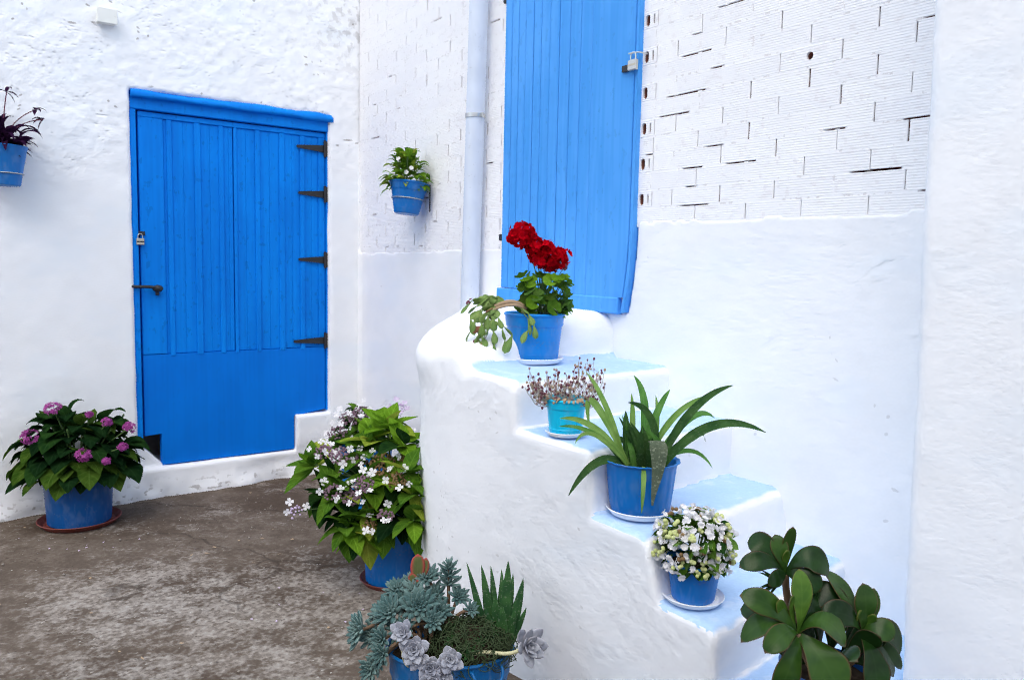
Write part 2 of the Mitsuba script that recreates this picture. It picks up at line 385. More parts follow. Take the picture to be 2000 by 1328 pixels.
leafmat('strap_grey', [0.0868, 0.1174, 0.0766], [0.1428, 0.1684, 0.1122], 0.10, 0.5, spots=0.7)
leafmat('strap_mid', [0.0684, 0.1916, 0.0381], [0.1232, 0.2874, 0.0636], 0.2, 0.36, spots=0.15)
leafmat('strap_light', [0.1487, 0.2869, 0.0612], [0.2338, 0.3825, 0.102], 0.2, 0.36)
leafmat('jade_dark', [0.0049, 0.0187, 0.0035], [0.0112, 0.0374, 0.0063], 0.06, 0.27, edge=[0.06, 0.035, 0.02], thin=False)
leafmat('jade_mid', [0.014, 0.0437, 0.0062], [0.0304, 0.0721, 0.0112], 0.08, 0.27, edge=[0.09, 0.05, 0.025], thin=False)
leafmat('jade_light', [0.0374, 0.0936, 0.0112], [0.0702, 0.1404, 0.0187], 0.1, 0.27, edge=[0.12, 0.11, 0.03], thin=False)
leafmat('succulent_blue', [0.051, 0.1062, 0.1037], [0.1105, 0.1785, 0.1658], 0.0, 0.6, edge=[0.26, 0.34, 0.32], thin=False)
leafmat('succulent_ghost', [0.2076, 0.2185, 0.2676], [0.3168, 0.3277, 0.3659], 0.0, 0.6, edge=[0.50, 0.46, 0.50], thin=False)
leafmat('aloe_green', [0.0208, 0.0676, 0.024], [0.0416, 0.1144, 0.0336], 0.0, 0.4, spots=0.25, thin=False)
leafmat('cactus_green', [0.10, 0.18, 0.04], [0.17, 0.26, 0.07], 0.25, 0.45, edge=[0.20, 0.24, 0.08], thin=False)
leafmat('cactus_red', [0.22, 0.09, 0.05], [0.32, 0.15, 0.07], 0.1, 0.5, edge=[0.35, 0.06, 0.07], thin=False)
leafmat('red_leaf', [0.09, 0.11, 0.04], [0.14, 0.15, 0.05], 0.1, 0.5, edge=[0.45, 0.05, 0.06], thin=False, ew=0.45)
mat('stem_green', two(pr([0.07, 0.13, 0.035], 0.6))); mat('stem_brown', two(pr([0.16, 0.10, 0.06], 0.8))); mat('stem_pale', two(pr([0.52, 0.50, 0.30], 0.7)))
mat('dry_tan', two(pr([0.34, 0.24, 0.15], 0.85))); mat('dry_grey', two(pr([0.36, 0.33, 0.27], 0.9))); mat('dry_plum', two(pr([0.12, 0.03, 0.05], 0.8)))
mat('moss_dark', two(pr([0.030, 0.050, 0.016], 0.8)))
def petal(key, c0, c1, rough=0.6):
    mat(key, {'type': 'principledthin', 'base_color': proc(lambda p, n, uv: mix(c0, c1, noise(p.x * 130, p.y * 130, p.z * 130))), 'roughness': rough, 'diff_trans': 0.7})
petal('petal_pink', [0.28, 0.035, 0.22], [0.52, 0.13, 0.42]); petal('petal_white', [0.84, 0.82, 0.86], [0.90, 0.90, 0.90]); petal('petal_mauve', [0.20, 0.12, 0.16], [0.34, 0.23, 0.29])
petal('petal_red', [0.28, 0.0, 0.006], [0.62, 0.004, 0.012]); petal('petal_cream', [0.58, 0.66, 0.25], [0.74, 0.76, 0.42]); petal('petal_dusty', [0.36, 0.22, 0.24], [0.52, 0.40, 0.38]); petal('petal_lilac', [0.62, 0.50, 0.70], [0.74, 0.64, 0.80]); petal('petal_bronze', [0.22, 0.15, 0.07], [0.34, 0.22, 0.12])

def ground_col(p, n, uv):
    x, y = p.x, p.y
    w = fbm(x * 2.1 + 4, y * 2.9, 1.0, 4); m = fbm(x * 9, y * 12, 3.0, 4); f = fbm(x * 60, y * 60, 2.0, 3)
    base = mix([0.104, 0.082, 0.066], [0.152, 0.123, 0.101], smoothstep(0.3, 0.7, 0.6 * m + 0.4 * f))
    base = mix(base, [0.072, 0.053, 0.041], smoothstep(0.46, 0.74, fbm(x * 1.9 + 11, y * 2.2, 2.0, 3)) * 0.75)
    zone = smoothstep(1.35, 0.25, dr.sqrt(dr.square((x + 1.25) * 0.85) + dr.square((y - 3.45) * 1.25)))
    pale = smoothstep(0.40, 0.78, 0.32 * w + 0.34 * m + 0.34 * f + 0.23 * zone - 0.125)
    c = mix(base, mix([0.235, 0.203, 0.176], [0.42, 0.39, 0.36], f), pale * 0.82)
    ck = smoothstep(0.011, 0.003, dr.abs(fbm(x * 1.15 + 2.3, y * 1.5 + 1.0, 1.0, 5) - 0.5)) * smoothstep(0.50, 0.60, noise(x * 1.7 + 3, y * 1.9))
    c = mix(c, [0.035, 0.028, 0.024], 0.45 * ck)
    pit = smoothstep(0.16, 0.08, voronoi(x * 26, y * 26)[0]) * smoothstep(0.62, 0.72, noise(x * 9, y * 9 + 3))
    c = mix(c, [0.05, 0.04, 0.033], 0.6 * pit)
    fl = smoothstep(0.10, 0.05, voronoi(x * 17, y * 17)[0]) * smoothstep(0.72, 0.8, noise(x * 7 + 5, y * 7))
    return mix(c, [0.42, 0.40, 0.37], fl * 0.8) * (0.90 + 0.20 * noise(x * 170, y * 170))
mat('concrete', two(bump({'type': 'diffuse', 'reflectance': proc(ground_col)}, lambda p, n, uv: 0.6 * fbm(p.x * 14, p.y * 14, 1.0, 3) + 0.4 * fbm(p.x * 75, p.y * 75, 2.0, 3), 0.006)))

# ------------------------------------------------------------------ ground
def axis(lo, hi, step, far):
    a = np.arange(lo, hi + 1e-9, step); g = step * 1.6 ** np.arange(1, 40)
    out = np.cumsum(g); out = out[out < far]
    return np.r_[lo - out[::-1], a, hi + out]
gx, gy = axis(-4.2, 2.6, 0.03, 60), axis(1.4, 7.2, 0.03, 60)
GX, GY = np.meshgrid(gx, gy, indexing='ij')
GZ = 0.020 * nz2(GX, GY, 1.3, 3, 3) + 0.006 * nz2(GX, GY, 12.0, 3, 5)
struct('ground', (np.stack([GX, GY, GZ], -1).reshape(-1, 3), gridF(len(gx), len(gy))), 'concrete', 'worn brown concrete ground with pale scuffed patches')

# ------------------------------------------------------------------ door wall (a along the wall from the corner, w out of it)
dw = thing('door_wall', 'rough whitewashed plaster wall around the blue door, left side of the yard', 'wall')
def door_wall_sdf(P):
    a, w, z = P.T
    nb = 0.030 * nz2(a, z, 1.1, 3, 1) + 0.010 * nz2(a, z, 7, 3, 2)
    rough = np.clip((z + 0.5 * nz2(a, z, 2.2, 2, 9) - 1.95) / 0.4, 0, 1)
    nb = nb + rough * (0.014 * nz2(a, z, 17, 3, 4)) + 0.020 * np.exp(-(z / 0.12) ** 2) * (1 + 5 * nz2(a, z, 6, 2, 8))
    nb = nb - 0.05 * np.clip((a + 0.95) / 0.3, 0, 1) * np.exp(-((z) / 0.2) ** 4)
    d = np.maximum(w - nb, -0.5 - w)
    e = 0.012 * nz2(a, z, 6, 3, 6)
    q = np.stack([-1.567 - a, a + 0.238, 0.20 - z + 1.2 * e, z - 2.655 - 1.5 * e])
    op = smax(smax(q[0] + e, q[1] - e, 0.01), smax(q[2], q[3], 0.01), 0.01)
    op = np.maximum(op, -0.40 - w)
    d = smax(d, -op, 0.03)
    hole = 0.205 + (-1.40 - a) * 0.95 + 0.07 * nz2(a, z, 16, 3, 7)
    left = np.maximum(np.maximum(z - np.minimum(hole, 0.405), a + 1.385), np.maximum(w + 0.055 - nb, -0.4 - w))
    right = np.maximum(smax(z - 0.462 - 1.2 * e, w + 0.004 - nb, 0.025), np.maximum(-0.487 - a + e, -0.4 - w))
    right = np.maximum(right, a - 0.0)
    left = np.maximum(left, -1.75 - a)
    d = smin(d, left, 0.012); d = smin(d, right, 0.015)
    return np.maximum(np.maximum(d, a - 0.10), np.maximum(np.maximum(-3.3 - a, z - 4.1), -0.12 - z))
part(dw, 'plaster', duz(surface_nets(door_wall_sdf, (-3.33, -0.53, -0.15), (0.13, 0.14, 4.13), 0.0155)), 'door_wall_plaster')
part(dw, 'far_plaster', duz(rbox((-5.2, -0.5, -0.1), (-3.28, -0.004, 4.1), 0.01)), 'door_wall_plaster', smooth=False)
part(dw, 'inner_wall', duz(rbox((-1.75, -0.62, -0.1), (-0.05, -0.38, 2.9))), 'bare_mortar', smooth=False)

# ------------------------------------------------------------------ blue door
bd = thing('door', 'wide bright blue wooden door with black strap hinges and battens', 'door')
def slab(poly, w0, w1, seed=0, amp=0.0):
    from shapely.geometry import Polygon
    t = trimesh.creation.extrude_polygon(Polygon(poly), w1 - w0, engine='earcut')
    V = np.array(t.vertices); F = np.array(t.faces)
    return np.stack([V[:, 0], V[:, 2] + w0, V[:, 1]], 1), flip(F)
part(bd, 'panel', duz(slab([(-1.518, 2.535), (-1.518, 0.414), (-1.412, 0.420), (-1.412, 0.205), (-0.494, 0.205), (-0.494, 0.452), (-0.250, 0.484), (-0.250, 2.535)], -0.110, -0.080)), 'door_paint_plain', smooth=False)
for a0, a1 in ((-1.364, -1.2405), (-1.240, -1.0705), (-1.070, -0.9455), (-0.945, -0.917), (-0.911, -0.8285), (-0.828, -0.6625), (-0.662, -0.4975), (-0.497, -0.3505), (-0.350, -0.3005)):
    part(bd, 'board', duz(rbox((a0, -0.0795, 0.962), (a1, -0.0555 - 0.0015 * rng.random(), 2.499), 0.002)), 'door_paint', smooth=30)
part(bd, 'top_rail', duz(rbox((-1.517, -0.0795, 2.500), (-0.251, -0.045, 2.534), 0.003)), 'door_paint', smooth=30)
part(bd, 'stile', duz(rbox((-1.517, -0.0795, 0.962), (-1.365, -0.046, 2.499), 0.003)), 'door_paint', smooth=30)
part(bd, 'stile', duz(rbox((-0.300, -0.0795, 0.962), (-0.251, -0.046, 2.499), 0.003)), 'door_paint', smooth=30)
part(bd, 'lower_panel', duz(slab([(-1.516, 0.958), (-1.516, 0.416), (-1.411, 0.422), (-1.411, 0.208), (-0.495, 0.208), (-0.495, 0.454), (-0.252, 0.486), (-0.252, 0.958)], -0.0795, -0.0485)), 'door_paint_plain', smooth=False)
for a0, a1 in ((-1.345, -1.312), (-1.172, -1.130), (-1.012, -0.980), (-0.913, -0.890), (-0.765, -0.730), (-0.594, -0.554), (-0.440, -0.405)):
    part(bd, 'batten', duz(rbox((a0, -0.0545, 0.945), (a1, -0.042 - 0.003 * rng.random(), 2.499), 0.004)), 'door_paint', smooth=30)
def wavy_beam(a0, a1, z0, z1, w0, w1, seed):
    n = 60; A = np.linspace(a0, a1, n)
    sec = np.array([(w0, z0), (w1 - 0.010, z0), (w1, z0 + 0.010), (w1, z1 - 0.030), (w1 - 0.018, z1 - 0.010), (w0, z1 + 0.012)])
    V = np.zeros((n, len(sec), 3)); V[..., 0] = A[:, None]; V[..., 1] = sec[:, 0]; V[..., 2] = sec[:, 1]
    for k in range(1, len(sec) - 1):
        V[:, k, 1] += 0.009 * nz2(A, A * 0 + k * 0.3, 5, 3, seed + k)
        V[:, k, 2] += 0.024 * nz2(A, A * 0 + k * 0.1, 6, 3, seed + 9)
    V[:, 4:, 2] += (0.050 * nz2(A, A * 0, 4, 3, seed + 30))[:, None]
    V[-1, :, 1] = np.minimum(V[-1, :, 1], w1 - 0.02)
    F = flip(gridF(n, len(sec)))
    c0, c1 = np.arange(1, len(sec) - 1), (n - 1) * len(sec)
    F = np.vstack([F[:, [0, 1, 2]], F[:, [0, 2, 3]], np.stack([c0 * 0, c0, c0 + 1], 1), np.stack([c0 * 0 + c1, c0 + 1 + c1, c0 + c1], 1)])
    return V.reshape(-1, 3), F
part(bd, 'lintel', duz(wavy_beam(-1.562, -0.196, 2.612, 2.672, -0.06, 0.015, 5)), 'door_paint', smooth=40)
fr = part(bd, 'frame', duz(rbox((-1.566, -0.085, 2.542), (-0.233, -0.022, 2.614), 0.004)), 'door_paint', smooth=30)
part(bd, 'jamb', duz(rbox((-1.568, -0.09, 0.405), (-1.531, -0.026, 2.541), 0.004)), 'door_paint', smooth=30)
part(bd, 'jamb', duz(rbox((-0.246, -0.09, 0.478), (-0.231, -0.03, 2.541), 0.003)), 'door_paint', smooth=30)
for z, ln in ((2.42, 0.20), (2.09, 0.19), (1.609, 0.19), (1.008, 0.23)):
    strap = slab([(-0.262 - ln, z + 0.010), (-0.262 - ln - 0.008, z), (-0.262 - ln, z - 0.010), (-0.262, z - 0.026), (-0.262, z + 0.026)], -0.042, -0.036)
    h = part(bd, 'hinge', duz(strap), 'iron', smooth=False)
    part(h, 'plate', duz(rbox((-0.262, -0.046, z - 0.056), (-0.236, -0.026, z + 0.056), 0.004)), 'iron', smooth=30)
    part(h, 'pin', duz(tube([(-0.259, -0.026, z - 0.06), (-0.259, -0.026, z + 0.06)], 0.008, 10)), 'iron', smooth=40)
lat = MB(); V, F = tube(spline([(-1.582, -0.012, 1.413), (-1.52, -0.006, 1.410), (-1.46, -0.004, 1.408), (-1.425, -0.006, 1.400)], 14), 0.010, 8); lat.add(V, F)
lat.tm(trimesh.creation.icosphere(2, 0.026).apply_transform(trimesh.transformations.scale_and_translate([1.3, 0.7, 0.9], [-1.425, -0.012, 1.398])))
part(bd, 'latch', duz(lat.mesh()), 'iron', smooth=40)
part(bd, 'latch_tail', duz(rbox((-1.436, -0.040, 1.352), (-1.412, -0.022, 1.396), 0.006)), 'iron', smooth=30)
part(bd, 'hasp', duz(rbox((-1.552, -0.040, 1.742), (-1.49, -0.034, 1.768), 0.002)), 'iron', smooth=30)

def padlock(frame, a, w, z, s, label, body, grow=1.0):
    k = thing('padlock', label, 'padlock')
    part(k, 'body', frame(rbox((a - 0.5 * s, w, z - 0.9 * s), (a + 0.5 * s, w + 0.38 * s, z), 0.07 * s)), body, smooth=30)
    th = np.linspace(0, math.pi, 13)
    pts = [(a - 0.30 * s, w + 0.19 * s, z - 0.05 * s)] + [(a - 0.30 * s * math.cos(t), w + 0.19 * s, z + (0.32 + 0.30 * math.sin(t)) * s) for t in th] + [(a + 0.30 * s, w + 0.19 * s, z - 0.05 * s)]
    part(k, 'shackle', frame(tube(pts, 0.065 * s, 8)), 'steel', smooth=40)
    part(k, 'bumper', frame(rbox((a - 0.47 * s, w + 0.01 * s, z - 0.56 * s), (a + 0.47 * s, w + 0.395 * s, z - 0.36 * s), 0.03 * s)), 'brass' if body == 'steel' else 'iron', smooth=30)
    return k
padlock(duz, -1.522, -0.030, 1.722, 0.047, 'small brass padlock hanging at the left edge of the blue door', 'brass')

# ------------------------------------------------------------------ brick wall: u along, v out, courses of fluted hollow bricks
bw = thing('brick_wall', 'whitewashed wall of ribbed hollow bricks above a plastered base, behind the steps', 'wall')
def brick_mesh(u0, u1, zc, h, dv, tilt, depth=0.095, seg=1):
    z = [-h / 2, -h / 2 + 0.0003, -h / 2 + 0.002]; v = [-depth, -0.0016, 0.0]
    nr = 7; zz = np.linspace(-h / 2 + 0.0035, h / 2 - 0.0035, nr * 2 + 1)
    for k in range(nr):
        p = (zz[2 * k + 2] - zz[2 * k])
        z += [zz[2 * k] + 0.10 * p, zz[2 * k] + 0.30 * p, zz[2 * k] + 0.62 * p, zz[2 * k] + 0.80 * p]; v += [-0.0000, -0.0010, -0.0010, 0.0]
    z += [h / 2 - 0.002, h / 2 - 0.0003, h / 2]; v += [0.0, -0.0016, -depth]
    z, v = np.array(z), np.array(v); n = len(z)
    cols = [(u0, -0.002), (u0 + 0.002, 0.0), (u1 - 0.002, 0.0), (u1, -0.002)]
    V = np.zeros((4, n, 3))
    for i, (u, o) in enumerate(cols):
        V[i, :, 0] = u; V[i, :, 1] = np.where(v > -depth + 1e-6, v + o, v) + dv; V[i, :, 2] = zc + z + tilt * (u - 0.5 * (u0 + u1))
    F = flip(gridF(4, n))
    k = np.arange(1, n - 1); o = 3 * n
    F = np.vstack([F[:, [0, 1, 2]], F[:, [0, 2, 3]], np.stack([k * 0, k, k + 1], 1), np.stack([k * 0 + o, k + 1 + o, k + o], 1)])
    return V.reshape(-1, 3), flip(F)
PITCHZ, Z0 = 0.0782, 1.5555
mort = MB(); rb = np.random.default_rng(3)
def strip(p0, p1, hw, horizontal, openfn):
    L = abs(p1 - p0); n = max(3, int(L / 0.012)); s = np.linspace(p0, p1, n)
    o = openfn(s); dv = -0.0028 - 0.045 * o
    return s, dv, hw
def bed(u0, u1, z, thr, seed):
    n = max(4, int((u1 - u0) / 0.012)); u = np.linspace(u0, u1, n)
    o = np.clip((nz2(u, np.full(n, z), 8.0, 2, seed) + 0.5 - thr) / 0.05, 0, 1)
    d = -0.0014 - 0.085 * o
    V = np.zeros((n, 2, 3)); V[..., 0] = u[:, None]; V[..., 1] = d[:, None]; V[:, 0, 2] = z - 0.0062; V[:, 1, 2] = z + 0.0062
    mort.add(V.reshape(-1, 3), gridF(n, 2))
def perp(u, z0, z1, amount):
    n = 9; z = np.linspace(z0, z1, n); t = np.linspace(0, 1, n)
    o = np.zeros(n)
    if amount > 0:
        c, w = 0.5 + 0.22 * (rb.random() - 0.5), 0.36 + 0.22 * amount
        o = np.clip((w - np.abs(t - c)) / 0.10, 0, 1)
    d = -0.0014 - 0.085 * o
    V = np.zeros((n, 2, 3)); V[..., 2] = z[:, None]; V[..., 1] = d[:, None]; V[:, 0, 0] = u - 0.0105; V[:, 1, 0] = u + 0.0105
    mort.add(V.reshape(-1, 3), flip(gridF(n, 2)))
box_m = lambda lo, hi: m3.Manifold.cube([hi[k] - lo[k] for k in range(3)]).translate(list(map(float, lo)))
def put_brick(u0, u1, zc, g=0.0015, g2=0.0015):
    g, g2 = g * (0.7 + 0.6 * rb.random()), g2 * (0.7 + 0.6 * rb.random())
    dv = 0.0010 * (rb.random() - 0.5) - 0.0005
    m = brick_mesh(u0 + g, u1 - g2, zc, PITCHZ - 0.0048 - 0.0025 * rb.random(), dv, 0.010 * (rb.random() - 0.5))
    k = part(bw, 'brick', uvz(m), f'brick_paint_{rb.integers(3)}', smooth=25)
    return k
def cored(u0, u1, zc, cores):
    V0, F0 = brick_mesh(0, 1, 0.0, PITCHZ - 0.005, 0, 0)
    sec = V0.reshape(4, -1, 3)[1][:, [2, 1]]
    body = m3.CrossSection([sec.tolist()], m3.FillRule.Positive if trimesh.path.util.is_ccw(np.vstack([sec, sec[:1]])) else m3.FillRule.Negative).extrude(u1 - u0 - 0.004).transform([[0, 0, 1, u0 + 0.002], [0, 1, 0, 0], [1, 0, 0, zc]])
    for a, b, lo, hi in cores:
        cut = m3.Manifold.batch_hull([m3.Manifold.cylinder(0.16, (b - a) / 2, (b - a) / 2, 10).rotate([90, 0, 0]).translate([(a + b) / 2, 0.02, z]) for z in (lo + (b - a) / 2, hi - (b - a) / 2)])
        body = body - cut
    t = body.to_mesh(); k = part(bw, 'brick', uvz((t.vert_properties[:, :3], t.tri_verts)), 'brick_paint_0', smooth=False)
    for a, b, lo, hi in cores:
        part(k, 'core', uvz(rbox((a - 0.004, -0.094, lo - 0.004), (b + 0.004, -0.070, hi + 0.004), 0.002)), 'clay', smooth=False)
regions = [('left', 0.004, 1.916, 1.64, 3.52, 0.282, 0.300, 0.141), ('right', 2.945, 4.44, 1.80, 3.05, 0.256, 3.150, 0.128)]
FORCED = {(4.18, 2.02), (4.18, 2.06), (3.92, 2.25), (4.05, 2.18), (4.05, 2.34), (3.92, 2.57), (4.18, 2.41)}
for tag, ua, ub, za, zb, mod, off, half in regions:
    j0 = int(math.floor((za - Z0) / PITCHZ))
    for j in range(j0, int((zb - Z0) / PITCHZ) + 1):
        zc = Z0 + (j + 0.5) * PITCHZ
        odd = j % 2
        js = off + (half if odd else 0) + mod * np.arange(-20, 20) + (0.0)
        js = js[(js > ua + 0.03) & (js < ub - 0.03)]
        js = js + 0.008 * (rb.random(len(js)) - 0.5)
        edges = np.r_[ua, js, ub]
        seed = j * 7 + (3 if tag == 'left' else 11)
        bed(ua, ub, Z0 + j * PITCHZ, 0.645 if tag == 'right' else 0.70, seed)
        gaps = [0.0015]
        for e in js:
            r = rb.random(); forced = any(abs(e - a) < 0.03 and abs(zc - b) < 0.03 for a, b in FORCED)
            amount = 1.0 if forced else (r if r > (0.30 if tag == 'right' else 0.38) else 0)
            perp(e, zc - PITCHZ / 2, zc + PITCHZ / 2, amount)
            gaps.append(0.0015 if amount == 0 else ((0.0038 if forced else 0.0014 + 0.0018 * r * r) if tag == 'right' else 0.0048))
        gaps.append(0.0015)
        for i, (a, b) in enumerate(zip(edges[:-1], edges[1:])):
            if tag == 'right' and a == ua and not odd and zc < 2.75:
                cored(ua, ua + 0.085, zc, [(ua + 0.008, ua + 0.036, zc - 0.026, zc + 0.026)] + ([(ua + 0.056, ua + 0.066, zc - 0.022, zc + 0.022)] if rb.random() < 0.7 else []))
                put_brick(ua + 0.085, b, zc, 0.0015, gaps[i + 1]); continue
            if tag == 'right' and abs(0.5 * (a + b) - 3.79) < 0.1 and abs(zc - 2.41) < 0.039:
                cored(a, b, zc, [(3.776, 3.804, zc - 0.014, zc + 0.016)]); continue
            put_brick(a, b, zc, gaps[i], gaps[i + 1])
        perp(ua + 0.002 if tag == 'left' else ua - 0.003, zc - PITCHZ / 2, zc + PITCHZ / 2, 0.9 if (tag == 'left' and zc > 2.5) else 0)
part(bw, 'mortar', uvz(mort.mesh()), 'mortar_white')
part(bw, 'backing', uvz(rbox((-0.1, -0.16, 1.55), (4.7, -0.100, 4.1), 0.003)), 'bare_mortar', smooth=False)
part(bw, 'upper_wall', uvz(rbox((0.0, -0.06, 3.53), (1.90, 0.002, 4.1), 0.004)), 'smooth_plaster', smooth=False)
part(bw, 'upper_wall', uvz(rbox((1.90, -0.06, 3.36), (2.945, 0.002, 4.1), 0.004)), 'smooth_plaster', smooth=False)
part(bw, 'upper_wall', uvz(rbox((2.946, -0.06, 3.06), (4.7, 0.002, 4.1), 0.004)), 'smooth_plaster', smooth=False)
def base_sdf(P):
    u, v, z = P.T
    zt = np.where(u < 2.4, 1.668 + 0.012 * u, 1.806) + 0.020 * nz2(u, u * 0, 3.0, 3, 2) + 0.030 * nz2(u, u * 0, 9, 3, 3) + 0.010 * nz2(u, u * 0, 40, 2, 3)
    n = 0.012 * nz2(u, z, 1.4, 3, 11) + 0.004 * nz2(u, z, 9, 3, 12)
    d = smax(v - 0.0007 - n * np.clip((zt - z) / 0.8, 0.03, 1), z - zt, 0.003)
    pil = smax(smax(u - 0.045 - 0.012 * nz2(z, z * 0, 3, 2, 4), v - 0.004 - 0.006 * nz2(z, u, 3, 2, 5), 0.05), z - 2.42 - 0.2 * nz2(u, u * 0, 9, 2, 1), 0.2)
    d = smin(d, pil, 0.03)
    ur = 2.932 - 0.042 * np.clip((1.80 - z) / 0.40, 0, 1.2) ** 2.0
    d = np.minimum(d, smax(smax(1.930 - u, u - ur + 0.016, 0.003), np.maximum(v + 0.07, z - 3.4), 0.003))
    d = smax(d, -smax(smax(1.915 - u, u - ur - 0.016, 0.01), 1.385 - z, 0.01) - np.maximum(0, -v - 0.06), 0.012)
    return np.maximum(np.maximum(d, -0.11 - v), np.maximum(np.maximum(-0.02 - u, u - 4.75), -0.1 - z))
part(bw, 'plaster', uvz(surface_nets(base_sdf, (-0.05, -0.14, -0.13), (4.8, 0.075, 3.45), 0.0155)), 'smooth_plaster')

# ------------------------------------------------------------------ pier at the right
pier = thing('plaster_pier', 'rough white plastered pier filling the right edge, nearest to the viewer', 'wall')
def pier_sdf(P):
    u, v, z = P.T
    n = 0.016 * nz2(u, z, 1.6, 3, 21) + 0.005 * nz2(u, z, 8, 3, 22) + 0.0022 * nz2(u + 0.3 * z, z - 0.3 * u, 62, 3, 23)
    e = 4.422 - 0.020 * (z - 1.3) + 0.016 * nz2(z, z * 0, 4.0, 3, 24) + 0.007 * nz2(z, z * 0, 22, 2, 25)
    d = smax(v - 0.36 - n, e - u, 0.035)
    return np.maximum(np.maximum(d, -0.05 - v), np.maximum(np.maximum(u - 5.9, z - 3.6), -0.1 - z))
part(pier, 'plaster', uvz(surface_nets(pier_sdf, (4.33, -0.08, -0.13), (5.93, 0.42, 3.63), 0.0105)), 'pier_plaster')

# ------------------------------------------------------------------ added house, unseen behind the viewer, put in to take away the low sky
oh = thing('opposite_house', 'added whitewashed house wall, unseen behind the viewer, blocking the low sky', 'house')
wallb = m3.Manifold.cube([15, 0.5, 5.2]).translate([-8.5, -4.4, -0.1])
wins = [(-5.0, 0.9), (-1.6, 0.9), (2.0, 0.9)]
for x, w in wins: wallb = wallb - m3.Manifold.cube([w, 0.4, 1.2]).translate([x, -4.15, 1.1])
tm_ = wallb.to_mesh(); part(oh, 'wall', (tm_.vert_properties[:, :3], tm_.tri_verts), 'smooth_plaster', smooth=False)
for x, w in wins: part(oh, 'shutter', rbox((x, -4.12, 1.1), (x + w, -4.05, 2.3), 0.01), 'door_paint_plain', smooth=30)
part(oh, 'roof', rbox((-8.7, -4.9, 5.1), (6.7, -3.45, 5.25), 0.02), 'saucer_terracotta', smooth=False)

# ------------------------------------------------------------------ stairs
st = thing('stairs', 'whitewashed plaster steps with pale blue treads curving up to the light blue door', 'stairs')
plan = spline([(5.35, 0.88), (4.6, 0.875), (3.9, 0.868), (3.3, 0.875), (2.95, 0.882), (2.68, 0.880), (2.47, 0.835), (2.30, 0.752), (2.14, 0.605), (1.85, 0.29), (1.52, 0.05), (1.30, -0.12)], 900)
ptree = cKDTree(plan); ptan = unit(np.gradient(plan, axis=0))
def stairs_sdf(P):
    u, v, z = P.T
    d2, k = ptree.query(np.stack([u, v], 1))
    t = ptan[k]; r = np.stack([u, v], 1) - plan[k]
    side = np.sign(t[:, 0] * r[:, 1] - t[:, 1] * r[:, 0])
    out = np.where(side < 0, d2, -d2)
    lean = 0.075 * np.clip(1 - z / 1.1, 0, 1) * np.clip((u - 2.5) / 0.8, 0.0, 1)
    lip = 0.026 * np.exp(-((z - 1.17) / 0.10) ** 2) * np.clip((2.75 - u) / 0.3, 0, 1)
    out = out + lean - lip
    tt = np.clip(v / 0.87, -0.1, 1.15)
    d = None
    for i, (zt, b0, f0, b1, f1) in enumerate(TREADS):
        f = f0 + (f1 - f0) * tt + 0.014 * nz2(v, v * 0 + i, 5, 3, 40 + i)
        zz = zt + 0.006 * nz2(u, v, 6, 2, 50 + i)
        low = np.clip((zt - z) / 0.2, 0, 1)
        s = smax(u - f - 0.05 * low * (i == 2), z - zz, 0.046)
        d = s if d is None else smin(d, s, 0.016)
    ztop = 1.395 - 0.160 * np.clip(v - 0.09, 0, 1) - 0.40 * np.clip(1.80 - u, 0, 1) + 0.012 * nz2(u, v, 3, 3, 61)
    f = 2.815 + 0.06 * tt + 0.010 * nz2(v, v * 0, 6, 3, 62)
    d = smin(d, smax(u - f, z - ztop, 0.13), 0.05)
    n = 0.030 * nz2(u + v, z, 1.7, 3, 63) + 0.012 * nz2(u - v, z + v, 7, 3, 64) + 0.003 * nz2(u + 0.4 * v, z - 0.6 * v, 30, 2, 65)
    big = 0.030 + 0.080 * np.clip((2.95 - u) / 0.35, 0, 1)
    d = smax(d, out, big) - 0.6 * n * np.clip((out + 0.10) / 0.08, 0.15, 1)
    return np.maximum(np.maximum(d, -0.03 - v), np.maximum(-0.1 - z, u - 5.3))
V, F = surface_nets(stairs_sdf, (1.25, -0.06, -0.12), (5.33, 1.0, 1.46), 0.0125)
fc = V[F].mean(1); fn = unit(np.cross(V[F[:, 1]] - V[F[:, 0]], V[F[:, 2]] - V[F[:, 0]]))
def sub(mask, name, m, label=None):
    f = F[mask]; ids, inv = np.unique(f, return_inverse=True)
    return part(st, name, uvz((V[ids], inv.reshape(-1, 3))), m, label=label)
used = np.zeros(len(F), bool)
vn = np.zeros_like(V); 
for k in range(3): np.add.at(vn, F[:, k], fn)
vn = unit(vn)
for i, (zt, b0, f0, b1, f1) in enumerate(TREADS):
    tt = fc[:, 1] / 0.87
    mk = (np.abs(fc[:, 2] - zt) < 0.032) & (fn[:, 2] > 0.45) & (fc[:, 0] > b0 + (b1 - b0) * tt - 0.03) & (fc[:, 0] < f0 + (f1 - f0) * tt + 0.01) & ~used
    used |= mk
    ids, inv = np.unique(F[mk], return_inverse=True)
    key = unique(st + '__tread')
    scene[key] = {**mikit.ply((to_world(V[ids]), flip(inv.reshape(-1, 3))), 'tread_paint', smooth=True)}
sub(~used, 'masonry', 'stair_plaster')

